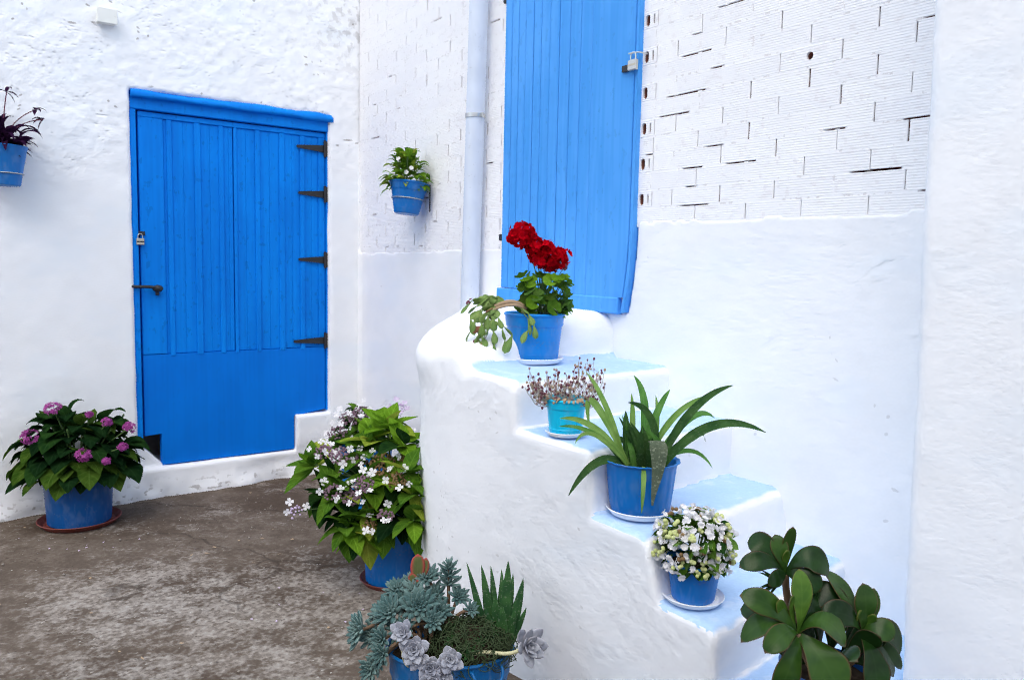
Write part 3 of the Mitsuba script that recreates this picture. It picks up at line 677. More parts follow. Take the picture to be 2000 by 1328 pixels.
# ------------------------------------------------------------------ light blue upper door
sd = thing('plank_door', 'tall light blue plank door at the top of the steps', 'door')
pu = np.array([1.922, 1.985, 2.046, 2.108, 2.175, 2.240, 2.312, 2.388, 2.470, 2.552, 2.640, 2.925])
for k in range(len(pu) - 1):
    lo = 1.475 - 0.015 * (k / 10)
    if k < len(pu) - 2: part(sd, 'plank', uvz(rbox((pu[k] + 0.0019, 0.004, lo), (pu[k + 1] - 0.0019, 0.030 + 0.003 * rng.random(), 3.35), 0.003)), 'shutter_paint', smooth=30)
zz_ = np.linspace(1.39, 1.82, 10); cur = lambda z: 0.042 * np.clip((1.80 - z) / 0.40, 0, 1.2) ** 2.0
def vprism(poly, v0, v1):
    t = trimesh.creation.extrude_polygon(__import__('shapely').geometry.Polygon(poly), v1 - v0, engine='earcut'); V = np.array(t.vertices)
    return np.stack([V[:, 0], V[:, 2] + v0, V[:, 1]], 1), flip(np.array(t.faces))
part(sd, 'plank', uvz(vprism([(2.6412, 1.46)] + [(2.923 - cur(z), z) for z in np.linspace(1.46, 1.82, 10)] + [(2.923, 3.35), (2.6412, 3.35)], 0.004, 0.031)), 'shutter_paint', smooth=False)
def tilted_rail():
    m = rbox((1.890, 0.002, 1.394), (2.872, 0.040, 1.472), 0.006); V = m[0].copy()
    V[:, 2] -= 0.012 * (V[:, 0] - 1.87); return V, m[1]
part(sd, 'bottom_rail', uvz(tilted_rail()), 'shutter_paint', smooth=30)
part(sd, 'edge_board', uvz(vprism([(2.926 - cur(z), z) for z in zz_] + [(2.926, 3.35), (2.943, 3.35)] + [(2.943 - cur(z), z) for z in zz_[::-1]], -0.02, 0.026)), 'shutter_paint', smooth=False)
part(sd, 'pintle', uvz(rbox((1.894, 0.0, 1.735), (1.924, 0.034, 1.772), 0.005)), 'iron', smooth=30)
part(sd, 'pintle', uvz(rbox((1.894, 0.0, 3.02), (1.924, 0.034, 3.08), 0.005)), 'iron', smooth=30)
part(sd, 'hasp', uvz(rbox((2.855, 0.034, 2.478), (2.90, 0.044, 2.508), 0.003)), 'iron', smooth=30)
part(sd, 'staple', uvz(tube([(2.90, 0.045, 2.553), (2.965, 0.045, 2.548), (2.972, 0.0, 2.546)], 0.0035, 6)), 'steel', smooth=40)
padlock(uvz, 2.930, 0.036, 2.522, 0.052, 'small steel padlock hanging on the right edge of the light blue plank door', 'steel')
# ------------------------------------------------------------------ downpipe
dp = thing('downpipe', 'pale grey round downpipe on the brick wall left of the light blue door', 'pipe')
part(dp, 'pipe', uvz(tube([(1.665 + 0.072 * t, 0.075, 1.18 + 2.6 * t) for t in np.linspace(0, 1, 12)], 0.053, 32)), 'pipe_grey', smooth=40)
zc = 2.44
V, F = lathe([(0.0545, -0.011), (0.0575, -0.011), (0.0575, 0.011), (0.0545, 0.011)], 40)
part(dp, 'clamp', uvz((V + [1.700, 0.075, zc], F)), 'steel', smooth=30)
part(dp, 'clamp_ear', uvz(rbox((1.754, 0.070, zc - 0.011), (1.782, 0.080, zc + 0.011), 0.002)), 'steel', smooth=30)
part(dp, 'clamp_ear', uvz(rbox((1.618, 0.070, zc - 0.011), (1.646, 0.080, zc + 0.011), 0.002)), 'steel', smooth=30)
V, F = lathe([(0.054, -0.01), (0.0585, -0.006), (0.0585, 0.05), (0.054, 0.055)], 40)
part(dp, 'collar', uvz((V + [1.730, 0.075, 3.55], F)), 'pipe_grey', smooth=30)
# ------------------------------------------------------------------ junction box
jb = thing('junction_box', 'small square white box fixed high on the plaster wall above left of the blue door', 'box')
part(jb, 'case', duz(rbox((-1.745, -0.01, 3.02), (-1.640, 0.050, 3.105), 0.006)), 'box_white', smooth=30)
part(jb, 'cover', duz(rbox((-1.749, 0.050, 3.016), (-1.636, 0.060, 3.109), 0.004)), 'box_white', smooth=30)


# ------------------------------------------------------------------ pots and saucers
def disc(r, z, seed, amp=0.008):
    n, m = 5, 28; R = np.linspace(0.0, r, n); a = np.arange(m) * 2 * np.pi / m
    X, Y = R[:, None] * np.cos(a), R[:, None] * np.sin(a)
    Z = z + amp * 2 * nz2(X, Y, 30, 2, seed)
    return np.stack([X, Y, Z], -1).reshape(-1, 3), flip(gridF(n, m, True))
def pot(loc, rb, rt, H, mat_, label, name='flower_pot', style='band', group=None, rot=None, fill=0.86):
    k = thing(name, label, 'flower pot', group)
    L = lambda t: rb + (rt - rb) * t
    rmod = None
    if style == 'band':
        prof = [(0, 0), (rb * 0.93, 0), (rb, 0.006), (L(0.16), 0.16 * H), (L(0.16) + 0.0015, 0.165 * H), (L(0.17), 0.18 * H), (L(0.70), 0.72 * H), (L(0.72) + 0.003, 0.735 * H), (L(0.74) + 0.0045, 0.76 * H), (L(0.93) + 0.004, 0.94 * H), (rt + 0.007, 0.955 * H), (rt + 0.008, 0.985 * H), (rt + 0.005, H)]
    elif style == 'plain':
        prof = [(0, 0), (rb * 0.95, 0), (rb, 0.008), (L(0.5), 0.5 * H), (L(0.86), 0.87 * H), (L(0.88) + 0.002, 0.89 * H), (L(0.97) + 0.003, 0.985 * H), (rt + 0.002, H)]
    elif style == 'flute':
        prof = [(0, 0), (rb * 0.95, 0), (rb, 0.008), (L(0.25), 0.22 * H), (L(0.5), 0.48 * H), (L(0.72), 0.72 * H), (L(0.86), 0.88 * H), (L(0.95), 0.95 * H), (rt + 0.006, 0.985 * H), (rt + 0.007, H)]
        rmod = lambda a, z, r: 1 + 0.022 * np.clip(z / H * 4, 0, 1) * np.abs(np.cos(a * 9)) ** 0.6 + (z > 0.97 * H) * 0.02 * np.abs(np.cos(a * 9))
    elif style == 'taper':
        prof = [(0, 0), (rb * 0.95, 0), (rb, 0.005), (L(0.5) - 0.002, 0.5 * H), (L(0.88), 0.9 * H), (rt + 0.002, 0.97 * H), (rt + 0.004, H)]
    w = 0.005
    prof += [(prof[-1][0] - w * 0.6, H + 0.002), (rt - w, H - 0.004), (L(0.9) - w, 0.9 * H), (L(0.75) - w, 0.75 * H)]
    m = at(lathe(prof, 108 if style == 'flute' else 64, rmod), (0, 0, 0))
    part(k, 'body', at(m, loc, rot), mat_, smooth=35)
    part(k, 'soil', at(disc(L(fill) - w, fill * H, 3), loc, rot), 'soil')
    return k
def saucer(loc, r, mat_, label, group=None, h=0.022):
    k = thing('saucer', label, 'saucer', group)
    prof = [(0, 0), (r * 0.80, 0), (r * 0.86, 0.003), (r * 0.97, h * 0.85), (r, h), (r * 0.985, h + 0.003), (r * 0.955, h * 0.95), (r * 0.85, 0.008), (r * 0.80, 0.006), (0, 0.006)]
    scene[k] = mikit.ply(at(lathe(prof, 56), loc), mat_, smooth=35)
    return k
W3 = lambda x, y, z: np.array([x, y, z], float)

# ------------------------------------------------------------------ leaf shapes
def prof_w(shape, n):
    t = np.linspace(0, 1, n)
    if shape == 'ovate': w = np.sin(np.pi * t ** 0.78) ** 0.9 * (1 - 0.15 * t)
    elif shape == 'obovate': w = (0.16 + 0.84 * np.sin(0.5 * np.pi * np.clip(t / 0.68, 0, 1)) ** 1.6) * np.sqrt(np.clip(1 - np.clip((t - 0.60) / 0.40, 0, 1) ** 2.3, 0, 1)); w[0] = 0.13
    elif shape == 'lance': w = np.sin(np.pi * t ** 0.6) ** 0.8
    elif shape == 'strap': w = np.minimum(1, 0.75 + t) * np.sqrt(np.clip(1 - t ** 4.5, 0, 1))
    elif shape == 'spear': w = (1 - t) ** 0.75 * (0.92 + 0.2 * t)
    elif shape == 'echev': w = (0.45 + 0.55 * np.sin(0.5 * np.pi * np.clip(t / 0.65, 0, 1))) * np.clip(1 - np.clip((t - 0.6) / 0.4, 0, 1) ** 1.6, 0, 1) ** 0.8
    w = np.maximum(w, 0.02); return w / w.max()
def droopline(base, d, L, droop, n):
    d = unit(d); P = [np.asarray(base, float)]
    for k in range(n - 1):
        t = k / (n - 1)
        P.append(P[-1] + unit(d + np.array([0, 0, -droop * t * 1.6])) * L / (n - 1))
    return np.array(P)
def leaf(parent, base, d, L, Wd, droop, mat_, shape='ovate', fold=0.25, roll=0.0, n=9, wave=0.0, clamp=None, nx=2, name='leaf', label=None):
    P = droopline(base, d, L, droop, n)
    s = np.cross(unit(d), [0, 0, 1.0])
    if np.linalg.norm(s) < 0.15: s = np.array([1.0, 0.2, 0])
    s = rot_axis(unit(d), roll) @ unit(s)
    V, F, U = ribbon(P, prof_w(shape, n) * Wd, s, fold, nx, wave, 3.0 * Wd + roll)
    if clamp: V = clamp(V)
    return part(parent, name, (V, F), mat_, uv=U, label=label)
def clampD(V):                                  # keeps foliage out of the door wall
    u = (V - CORNER) @ UB; return V + np.maximum(0, 0.03 - u)[:, None] * UB
def clampB(V):
    v = (V - CORNER) @ VB; return V + np.maximum(0, 0.03 - v)[:, None] * VB
def stem(parent, pts, r, mat_='stem_green', m=6, n=10, name='stem'):
    return part(parent, name, tube(spline(pts, n) if len(pts) > 2 else np.array(pts, float), r, m), mat_)
def floret(mb, c, nrm, r, petals=4, cup=0.25, spin=0.0, wide=0.75):
    A = frame_to(nrm); V = [c]; F = []
    for k in range(petals):
        a = spin + 2 * np.pi * k / petals; b = 2 * np.pi / petals * 0.5 * wide
        for da, rr, h in ((-b, 0.62 * r, 0.5), (-b * 0.55, 0.97 * r, 0.9), (b * 0.55, 0.97 * r, 0.9), (b, 0.62 * r, 0.5)):
            V.append(c + A @ np.array([rr * math.cos(a + da), rr * math.sin(a + da), cup * r * h]))
        o = 1 + 4 * k; F += [[0, o, o + 1], [0, o + 1, o + 2], [0, o + 2, o + 3]]
    mb.add(np.array(V), np.array(F))
ICO = trimesh.creation.icosphere(1, 1.0)
def blob(mb, c, r, sc=(1, 1, 1)):
    mb.add(np.asarray(ICO.vertices) * r * np.asarray(sc) + c, np.asarray(ICO.faces))

# ------------------------------------------------------------------ pink hydrangea at the left of the door
rg = np.random.default_rng(21)
loc = W3(-2.585, 4.60, 0.0)
saucer(loc, 0.228, 'saucer_terracotta', 'terracotta saucer under the big blue pot left of the blue door', h=0.035)
pot(loc + [0, 0, 0.012], 0.172, 0.190, 0.315, 'pot_blue_shaded', 'large blue pot, shade put into its colour, left of the blue door, in a terracotta saucer', style='plain')
hy = thing('hydrangea', 'dark leafy hydrangea with pink flower heads in the pot left of the blue door', 'plant')
cen = loc + [0, 0, 0.36]
heads = [(-2.646, 4.47, 0.716, 0.062), (-2.745, 4.41, 0.560, 0.072), (-2.420, 4.36, 0.475, 0.056), (-2.335, 4.46, 0.648, 0.036), (-2.215, 4.48, 0.615, 0.045), (-2.232, 4.43, 0.512, 0.034), (-2.30, 4.38, 0.440, 0.028), (-2.455, 4.50, 0.682, 0.024)]
for k in range(16):
    a = rg.random() * 6.28; r = 0.10 + 0.16 * rg.random()
    stem(hy, [loc + [0.08 * math.cos(a), 0.08 * math.sin(a), 0.28], cen + [r * math.cos(a) * 0.7, r * math.sin(a) * 0.55, 0.06], cen + [r * 1.35 * math.cos(a), r * math.sin(a), 0.16 + 0.13 * rg.random()]], 0.005)
for k in range(230):
    a = rg.random() * 6.28; el = math.asin(-0.22 + 1.2 * rg.random()) if True else 0
    d = np.array([math.cos(a) * math.cos(el), math.sin(a) * math.cos(el), math.sin(el)])
    s = 0.40 + 0.36 * rg.random()
    base = cen + d * [0.385 * s, 0.27 * s, 0.39 * s] + [-0.01, 0, 0.0]
    if base[2] < 0.30: base[2] = 0.30 + 0.04 * rg.random()
    front = -d[1]
    L = 0.125 + 0.065 * rg.random()
    low = base[2] < 0.42 and front > 0.1
    m = 'leaf_olive' if (low and rg.random() < 0.55) or rg.random() < 0.07 else ('leaf_dark' if rg.random() < 0.6 else 'leaf_dark_b')
    leaf(hy, base, d * [1, 1, 0.5] + [0, 0, 0.15] + 0.25 * rg.normal(size=3), L, L * 0.37, 0.7 + 0.7 * rg.random(), m, 'ovate', 0.22, 0.5 * (rg.random() - 0.5), wave=0.05, clamp=clampD)
for (x, y, z, R) in heads:
    R *= 0.74; mb = MB(); ax = unit(np.array([x, y, z]) - cen + [0, -0.12, 0.12])
    for k in range(int(30 + 500 * R)):
        q = rg.normal(size=3); q = unit(q)
        if q @ ax < -0.15: q = q - 2 * (q @ ax) * ax
        floret(mb, W3(x, y, z) + q * R * [1, 1, 0.8] * (0.86 + 0.2 * rg.random()), unit(q + 0.3 * rg.normal(size=3)), 0.0105 + 0.0035 * rg.random(), spin=rg.random() * 3)
    part(hy, 'flower_head', mb.mesh(), 'petal_pink', smooth=False)
    stem(hy, [cen + (W3(x, y, z) - cen) * 0.3, W3(x, y, z) - ax * R * 0.4], 0.004)

# ------------------------------------------------------------------ white lacecap hydrangea by the curved stair end, and the one behind it
def lacecap(parent, c, ax, R, nbud, nfl, bud='petal_mauve', fl='petal_white', rf=0.0195):
    A = frame_to(ax); mb = MB()
    for k in range(nbud):
        r = R * math.sqrt(rg.random()) * 0.85; a = rg.random() * 6.28
        blob(mb, c + A @ np.array([r * math.cos(a), r * math.sin(a), 0.010 * rg.random() - 0.25 * r * r / R]), 0.0045 + 0.002 * rg.random())
    h = part(parent, 'flower_head', mb.mesh(), bud, smooth=True)
    nfl = max(3, int(nfl * 0.62))
    for k in range(nfl):
        a = 6.28 * (k + 0.9 * rg.random()) / nfl; r = R * (0.70 + 0.55 * rg.random()); f = MB()
        floret(f, c + A @ np.array([r * math.cos(a), r * math.sin(a), 0.012 + 0.012 * rg.random()]), unit(ax + 0.45 * rg.normal(size=3) + [0, -0.45, 0.1]), rf * (0.8 + 0.4 * rg.random()), 4, 0.15, rg.random() * 3, 0.85)
        part(h, 'floret', f.mesh(), fl, smooth=False)
rear = PB(0.98, 0.40, 0.0)
pot(rear, 0.145, 0.165, 0.44, 'pot_blue', 'blue pot half hidden behind the white lacecap hydrangea, near the wall corner', style='plain')
hr = thing('hydrangea', 'lacecap hydrangea in the rear pot by the wall corner, partly hidden behind the nearer one', 'plant')
for k in range(70):
    a = rg.random() * 6.28; el = math.asin(-0.05 + rg.random())
    d = np.array([math.cos(a) * math.cos(el), math.sin(a) * math.cos(el), math.sin(el)])
    base = rear + [0, 0, 0.46] + d * [0.17, 0.15, 0.17] * (0.5 + 0.5 * rg.random())
    leaf(hr, base, d * [1, 1, 0.6] + [0, 0, 0.2], 0.12 + 0.05 * rg.random(), 0.046, 0.6 + 0.4 * rg.random(), ('leaf_mid', 'leaf_dark_b', 'leaf_olive')[rg.integers(3)], 'ovate', 0.2, 0.4 * (rg.random() - 0.5), clamp=lambda V: clampB(clampD(V)))
for c, R, nb, nf, b in (((-0.985, 4.72, 0.655), 0.075, 70, 11, 'petal_mauve'), ((-0.905, 4.70, 0.690), 0.07, 60, 10, 'petal_mauve'), ((-1.06, 4.72, 0.565), 0.07, 60, 9, 'petal_mauve'), ((-0.69, 4.74, 0.715), 0.055, 60, 9, 'petal_lilac'), ((-0.625, 4.62, 0.56), 0.065, 70, 7, 'petal_bronze'), ((-0.80, 4.66, 0.60), 0.07, 60, 9, 'petal_mauve')):
    lacecap(hr, W3(*c), unit(W3(0, -0.5, 0.8)), R, nb, nf, b, 'petal_lilac' if b == 'petal_lilac' else 'petal_white')
    stem(hr, [rear + [0, 0, 0.40], W3(*c)], 0.004)

loc = W3(-0.580, 3.825, 0.0)
saucer(loc, 0.163, 'saucer_terracotta', 'terracotta saucer on the concrete at the curved foot of the stairs', h=0.03)
pot(loc + [0, 0, 0.012], 0.132, 0.150, 0.395, 'pot_blue', 'tall blue pot against the curved end of the stairs, in a terracotta saucer', style='plain')
hw = thing('hydrangea', 'bright green white-flowered lacecap hydrangea in the tall pot by the curved end of the stairs', 'plant')
def off_stairs(V):
    q = np.stack([(V - CORNER) @ UB, (V - CORNER) @ VB], 1)
    d2, k = ptree.query(q); t = ptan[k]; r = q - plan[k]
    inside = (t[:, 0] * r[:, 1] - t[:, 1] * r[:, 0]) > 0
    tgt = plan[k] + np.stack([t[:, 1], -t[:, 0]], 1) * 0.02
    mv = np.where(inside[:, None], tgt - q, 0)
    return V + mv[:, :1] * UB + mv[:, 1:] * VB
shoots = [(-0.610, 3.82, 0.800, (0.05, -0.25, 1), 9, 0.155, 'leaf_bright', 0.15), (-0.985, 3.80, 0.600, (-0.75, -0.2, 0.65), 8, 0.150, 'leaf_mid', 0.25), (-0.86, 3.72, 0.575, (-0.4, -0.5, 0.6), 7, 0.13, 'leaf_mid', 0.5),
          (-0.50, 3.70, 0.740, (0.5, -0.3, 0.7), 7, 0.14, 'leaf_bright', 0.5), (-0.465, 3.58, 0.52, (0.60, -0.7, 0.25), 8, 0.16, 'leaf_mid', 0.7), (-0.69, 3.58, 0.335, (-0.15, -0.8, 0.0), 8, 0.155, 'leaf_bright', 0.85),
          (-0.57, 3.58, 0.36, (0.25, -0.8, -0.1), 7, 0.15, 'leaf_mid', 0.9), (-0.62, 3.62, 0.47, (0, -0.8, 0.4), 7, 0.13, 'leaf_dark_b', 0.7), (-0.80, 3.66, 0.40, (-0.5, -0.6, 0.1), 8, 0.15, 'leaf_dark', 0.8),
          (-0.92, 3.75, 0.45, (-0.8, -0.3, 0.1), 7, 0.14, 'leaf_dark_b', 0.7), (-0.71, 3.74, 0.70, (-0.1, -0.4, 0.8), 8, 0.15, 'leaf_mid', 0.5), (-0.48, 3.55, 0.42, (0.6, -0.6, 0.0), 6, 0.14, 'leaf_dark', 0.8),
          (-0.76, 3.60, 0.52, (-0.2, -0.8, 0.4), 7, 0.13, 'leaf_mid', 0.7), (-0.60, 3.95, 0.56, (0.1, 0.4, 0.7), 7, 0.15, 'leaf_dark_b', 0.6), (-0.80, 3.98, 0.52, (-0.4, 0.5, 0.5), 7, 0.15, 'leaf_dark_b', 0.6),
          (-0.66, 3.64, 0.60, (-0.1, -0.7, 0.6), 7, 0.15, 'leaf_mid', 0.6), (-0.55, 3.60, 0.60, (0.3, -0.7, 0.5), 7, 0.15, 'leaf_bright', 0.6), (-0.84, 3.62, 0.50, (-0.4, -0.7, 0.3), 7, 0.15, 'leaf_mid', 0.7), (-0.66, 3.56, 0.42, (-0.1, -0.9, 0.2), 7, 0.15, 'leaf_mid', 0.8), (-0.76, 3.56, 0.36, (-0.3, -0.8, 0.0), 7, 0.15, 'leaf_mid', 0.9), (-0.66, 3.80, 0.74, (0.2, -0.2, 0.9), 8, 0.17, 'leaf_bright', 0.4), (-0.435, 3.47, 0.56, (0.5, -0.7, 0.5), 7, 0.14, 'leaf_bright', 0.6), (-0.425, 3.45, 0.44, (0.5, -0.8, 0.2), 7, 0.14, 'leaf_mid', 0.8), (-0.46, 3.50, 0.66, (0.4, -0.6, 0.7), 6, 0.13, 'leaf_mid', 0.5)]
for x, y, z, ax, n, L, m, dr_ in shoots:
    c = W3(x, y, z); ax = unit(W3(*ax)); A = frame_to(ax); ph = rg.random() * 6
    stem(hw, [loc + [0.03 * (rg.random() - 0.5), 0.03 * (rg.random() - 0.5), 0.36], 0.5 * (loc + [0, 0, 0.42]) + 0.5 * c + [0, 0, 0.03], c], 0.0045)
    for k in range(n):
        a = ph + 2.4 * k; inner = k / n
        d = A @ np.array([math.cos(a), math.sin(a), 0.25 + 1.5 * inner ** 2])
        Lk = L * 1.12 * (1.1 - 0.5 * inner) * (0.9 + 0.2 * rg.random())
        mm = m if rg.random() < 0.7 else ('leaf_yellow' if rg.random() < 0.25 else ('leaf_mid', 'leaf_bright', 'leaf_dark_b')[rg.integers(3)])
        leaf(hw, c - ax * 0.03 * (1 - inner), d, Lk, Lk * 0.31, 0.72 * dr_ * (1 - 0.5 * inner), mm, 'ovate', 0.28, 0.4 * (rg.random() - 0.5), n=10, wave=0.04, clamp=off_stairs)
for c, R, nb, nf, b in (((-0.805, 3.66, 0.685), 0.062, 70, 8, 'petal_mauve'), ((-0.895, 3.70, 0.690), 0.055, 60, 9, 'petal_mauve'), ((-0.600, 3.62, 0.655), 0.075, 110, 9, 'petal_bronze'), ((-0.725, 3.56, 0.515), 0.062, 90, 10, 'petal_mauve'), ((-0.640, 3.50, 0.395), 0.040, 30, 3, 'petal_bronze'), ((-0.480, 3.66, 0.690), 0.06, 100, 6, 'petal_bronze'), ((-0.70, 3.68, 0.660), 0.05, 50, 8, 'petal_mauve'), ((-1.02, 3.66, 0.40), 0.045, 16, 5, 'petal_lilac'), ((-0.50, 3.46, 0.625), 0.055, 60, 9, 'petal_bronze'), ((-0.66, 3.48, 0.600), 0.055, 60, 9, 'petal_mauve'), ((-0.82, 3.56, 0.535), 0.05, 50, 8, 'petal_mauve'), ((-0.55, 3.42, 0.47), 0.045, 30, 5, 'petal_mauve')):
    lacecap(hw, W3(*c), unit(W3(0.0, -0.65, 0.75)), R, nb, nf, b)
    stem(hw, [loc + [0, 0, 0.38], 0.5 * (loc + [0, 0, 0.42]) + 0.5 * W3(*c), W3(*c)], 0.0035)

# ------------------------------------------------------------------ geranium and trailing cactus on the top tread
G1 = 'white saucers on the steps'; 
loc = W3(0.097, 3.426, 1.178)
saucer(loc, 0.132, 'saucer_white', 'white plastic saucer under the geranium pot on the top blue tread')
pot(loc + [0, 0, 0.008], 0.105, 0.127, 0.208, 'pot_blue_bright', 'bright blue banded pot with the red geranium, on the top blue tread', style='band')
ge = thing('geranium', 'red geranium with scalloped green leaves in the uppermost pot on the steps', 'plant')
def roundleaf(parent, c, nrm, r, m):
    A = frame_to(nrm); na, nr = 30, 5; a = np.linspace(0.22, 2 * np.pi - 0.22, na) + np.pi
    R = np.linspace(0, 1, nr)
    edge = 1 + 0.07 * np.abs(np.cos(a * 3.5)) - 0.05
    V = np.zeros((nr, na, 3)); V[..., 0] = r * R[:, None] * edge * np.cos(a); V[..., 1] = r * R[:, None] * edge * np.sin(a)
    V[..., 2] = r * (0.30 * R[:, None] ** 2 + 0.10 * R[:, None] ** 2 * np.cos(a * 7))
    U = np.stack(np.broadcast_arrays(0.5 + 0.5 * R[:, None] * np.abs(np.cos(a * 3.5)), R[:, None]), -1).reshape(-1, 2)
    return part(parent, 'leaf', (V.reshape(-1, 3) @ A.T + c, gridF(nr, na)), m, uv=U)
gl = [(0.044, 3.37, 1.508), (0.127, 3.38, 1.55), (0.195, 3.38, 1.515), (0.225, 3.38, 1.445), (0.13, 3.34, 1.455), (0.083, 3.38, 1.535), (0.238, 3.37, 1.424), (0.050, 3.36, 1.425)]
for k in range(58):
    if k < len(gl): c = W3(*gl[k])
    else:
        a = rg.random() * 6.28; e = rg.random()
        c = W3(0.142 + 0.105 * math.cos(a) * (0.35 + 0.65 * math.sqrt(rg.random())), 3.41 + 0.10 * math.sin(a), 1.40 + 0.155 * e)
    nrm = unit((c - W3(0.14, 3.44, 1.38)) * [1, 1.0, 1.0] + [0, -0.03, 0.06] + 0.085 * rg.normal(size=3))
    roundleaf(ge, c, nrm, 0.024 + 0.014 * rg.random(), ('leaf_geranium', 'leaf_geranium', 'leaf_mid', 'leaf_olive', 'leaf_bright')[rg.integers(5)])
    stem(ge, [W3(0.12 + 0.03 * rg.random(), 3.43, 1.36), c - nrm * 0.004], 0.0016, m=5)
for c, R, n in (((0.030, 3.375, 1.728), 0.056, 70), ((0.075, 3.39, 1.700), 0.040, 35), ((0.132, 3.37, 1.650), 0.066, 85), ((0.172, 3.385, 1.628), 0.058, 60), ((0.098, 3.38, 1.672), 0.050, 45), ((0.222, 3.38, 1.652), 0.018, 8)):
    mb = MB(); c = W3(*c)
    for k in range(n):
        q = unit(rg.normal(size=3)); 
        floret(mb, c + q * R * (0.72 + 0.3 * rg.random()) * [1, 1, 0.88], unit(q + 0.4 * rg.normal(size=3)), 0.0165 + 0.005 * rg.random(), 5, 0.35, rg.random() * 3, 1.1)
    part(ge, 'flower_head', mb.mesh(), 'petal_red', smooth=False)
    stem(ge, [W3(0.115, 3.43, 1.39), 0.5 * (c + W3(0.12, 3.42, 1.45)) + [0.01, 0, 0.02], c], 0.0026, 'stem_green')
mb = MB()
for k in range(9): blob(mb, W3(0.222, 3.38, 1.600) + 0.009 * rg.normal(size=3), 0.006)
part(ge, 'bud', mb.mesh(), 'dry_plum'); stem(ge, [W3(0.15, 3.42, 1.47), W3(0.19, 3.40, 1.55), W3(0.222, 3.38, 1.600)], 0.0018)

ca = thing('trailing_cactus', 'jointed cactus with reddish segments trailing over the left rim of the geranium pot', 'plant')
stem(ca, [W3(0.06, 3.40, 1.365), W3(0.045, 3.35, 1.425), W3(-0.01, 3.31, 1.445), W3(-0.075, 3.30, 1.425)], 0.010, 'dry_tan', 8, 14, 'woody_stem')
stem(ca, [W3(0.04, 3.36, 1.39), W3(0.02, 3.30, 1.432), W3(-0.03, 3.29, 1.43), W3(-0.09, 3.285, 1.405)], 0.006, 'dry_tan', 8, 14, 'woody_stem')
def chain(pts, n, L0=0.034, w=0.0150, red=0.2):
    P = spline(pts, n + 1)
    for k in range(n):
        a, b = P[k], P[k + 1]; d = unit(b - a); L = np.linalg.norm(b - a)
        C = bezier(a, 0.5 * (a + b) + 0.004 * rg.normal(size=3), b + d * L * 0.04, 8)
        sv = unit(np.array([1, 0.3, 0.2]) + 0.7 * rg.normal(size=3))
        V, F, U = fleshy(C, prof_w('obovate', 8) * w * (0.9 + 0.25 * rg.random()), sv, 0.0022, m=8)
        part(ca, 'segment', (V, F), 'cactus_red' if rg.random() < 0.55 * red * (1.5 - k / n) else 'cactus_green', uv=U)
H0 = W3(-0.075, 3.30, 1.425)
for pts, n, red in (([H0, W3(-0.125, 3.285, 1.435), W3(-0.185, 3.28, 1.395)], 3, 0.1), ([H0, W3(-0.125, 3.28, 1.41), W3(-0.165, 3.27, 1.345), W3(-0.172, 3.27, 1.315)], 3, 0.1), ([H0, W3(-0.11, 3.28, 1.39), W3(-0.14, 3.27, 1.31), W3(-0.150, 3.265, 1.215)], 5, 0.5),
                    ([H0, W3(-0.085, 3.275, 1.37), W3(-0.075, 3.27, 1.29), W3(-0.078, 3.265, 1.215)], 4, 0.05), ([H0, W3(-0.06, 3.275, 1.38), W3(-0.035, 3.27, 1.31), W3(-0.030, 3.265, 1.235)], 4, 0.05), ([H0, W3(-0.12, 3.27, 1.39), W3(-0.13, 3.265, 1.32), W3(-0.108, 3.26, 1.255)], 4, 0.5),
                    ([H0, W3(-0.10, 3.28, 1.39), W3(-0.10, 3.27, 1.33), W3(-0.125, 3.262, 1.28)], 3, 0.8), ([W3(-0.04, 3.30, 1.445), W3(-0.10, 3.30, 1.465), W3(-0.145, 3.295, 1.447)], 3, 0.35), ([W3(-0.03, 3.30, 1.44), W3(-0.085, 3.295, 1.452), W3(-0.13, 3.29, 1.425)], 3, 0.1), ([H0, W3(-0.11, 3.275, 1.385), W3(-0.155, 3.265, 1.36)], 2, 0.4),
                    ([W3(0.03, 3.32, 1.425), W3(0.062, 3.285, 1.385), W3(0.075, 3.278, 1.31)], 2, 0.0), ([W3(0.03, 3.32, 1.425), W3(0.075, 3.282, 1.385), W3(0.098, 3.275, 1.295)], 3, 0.2), ([W3(0.068, 3.28, 1.33), W3(0.062, 3.275, 1.30), W3(0.042, 3.272, 1.275)], 1, 0.0)):
    chain(pts, n, red=red)
    if pts[0][0] < 0: chain([np.asarray(pts[0]) + 0.008 * rg.normal(size=3)] + [np.asarray(q) + [0.013 * rg.normal(), 0.012 * rg.random(), 0.016 * rg.normal()] for q in pts[1:]], n, red=red)
mb = MB()
for c in ((-0.15, 3.265, 1.21), (-0.162, 3.27, 1.285), (-0.185, 3.28, 1.45), (-0.112, 3.26, 1.25)):
    for k in range(5):
        V, F, U = ribbon(droopline(W3(*c), W3(*(0.5 * rg.normal(size=3))) + [0, 0, -0.7], 0.022, 0.3, 4), prof_w('lance', 4) * 0.004, [1, 0, 0], 0.2, 1); mb.add(V, F)
part(ca, 'withered_flower', mb.mesh(), 'dry_plum')

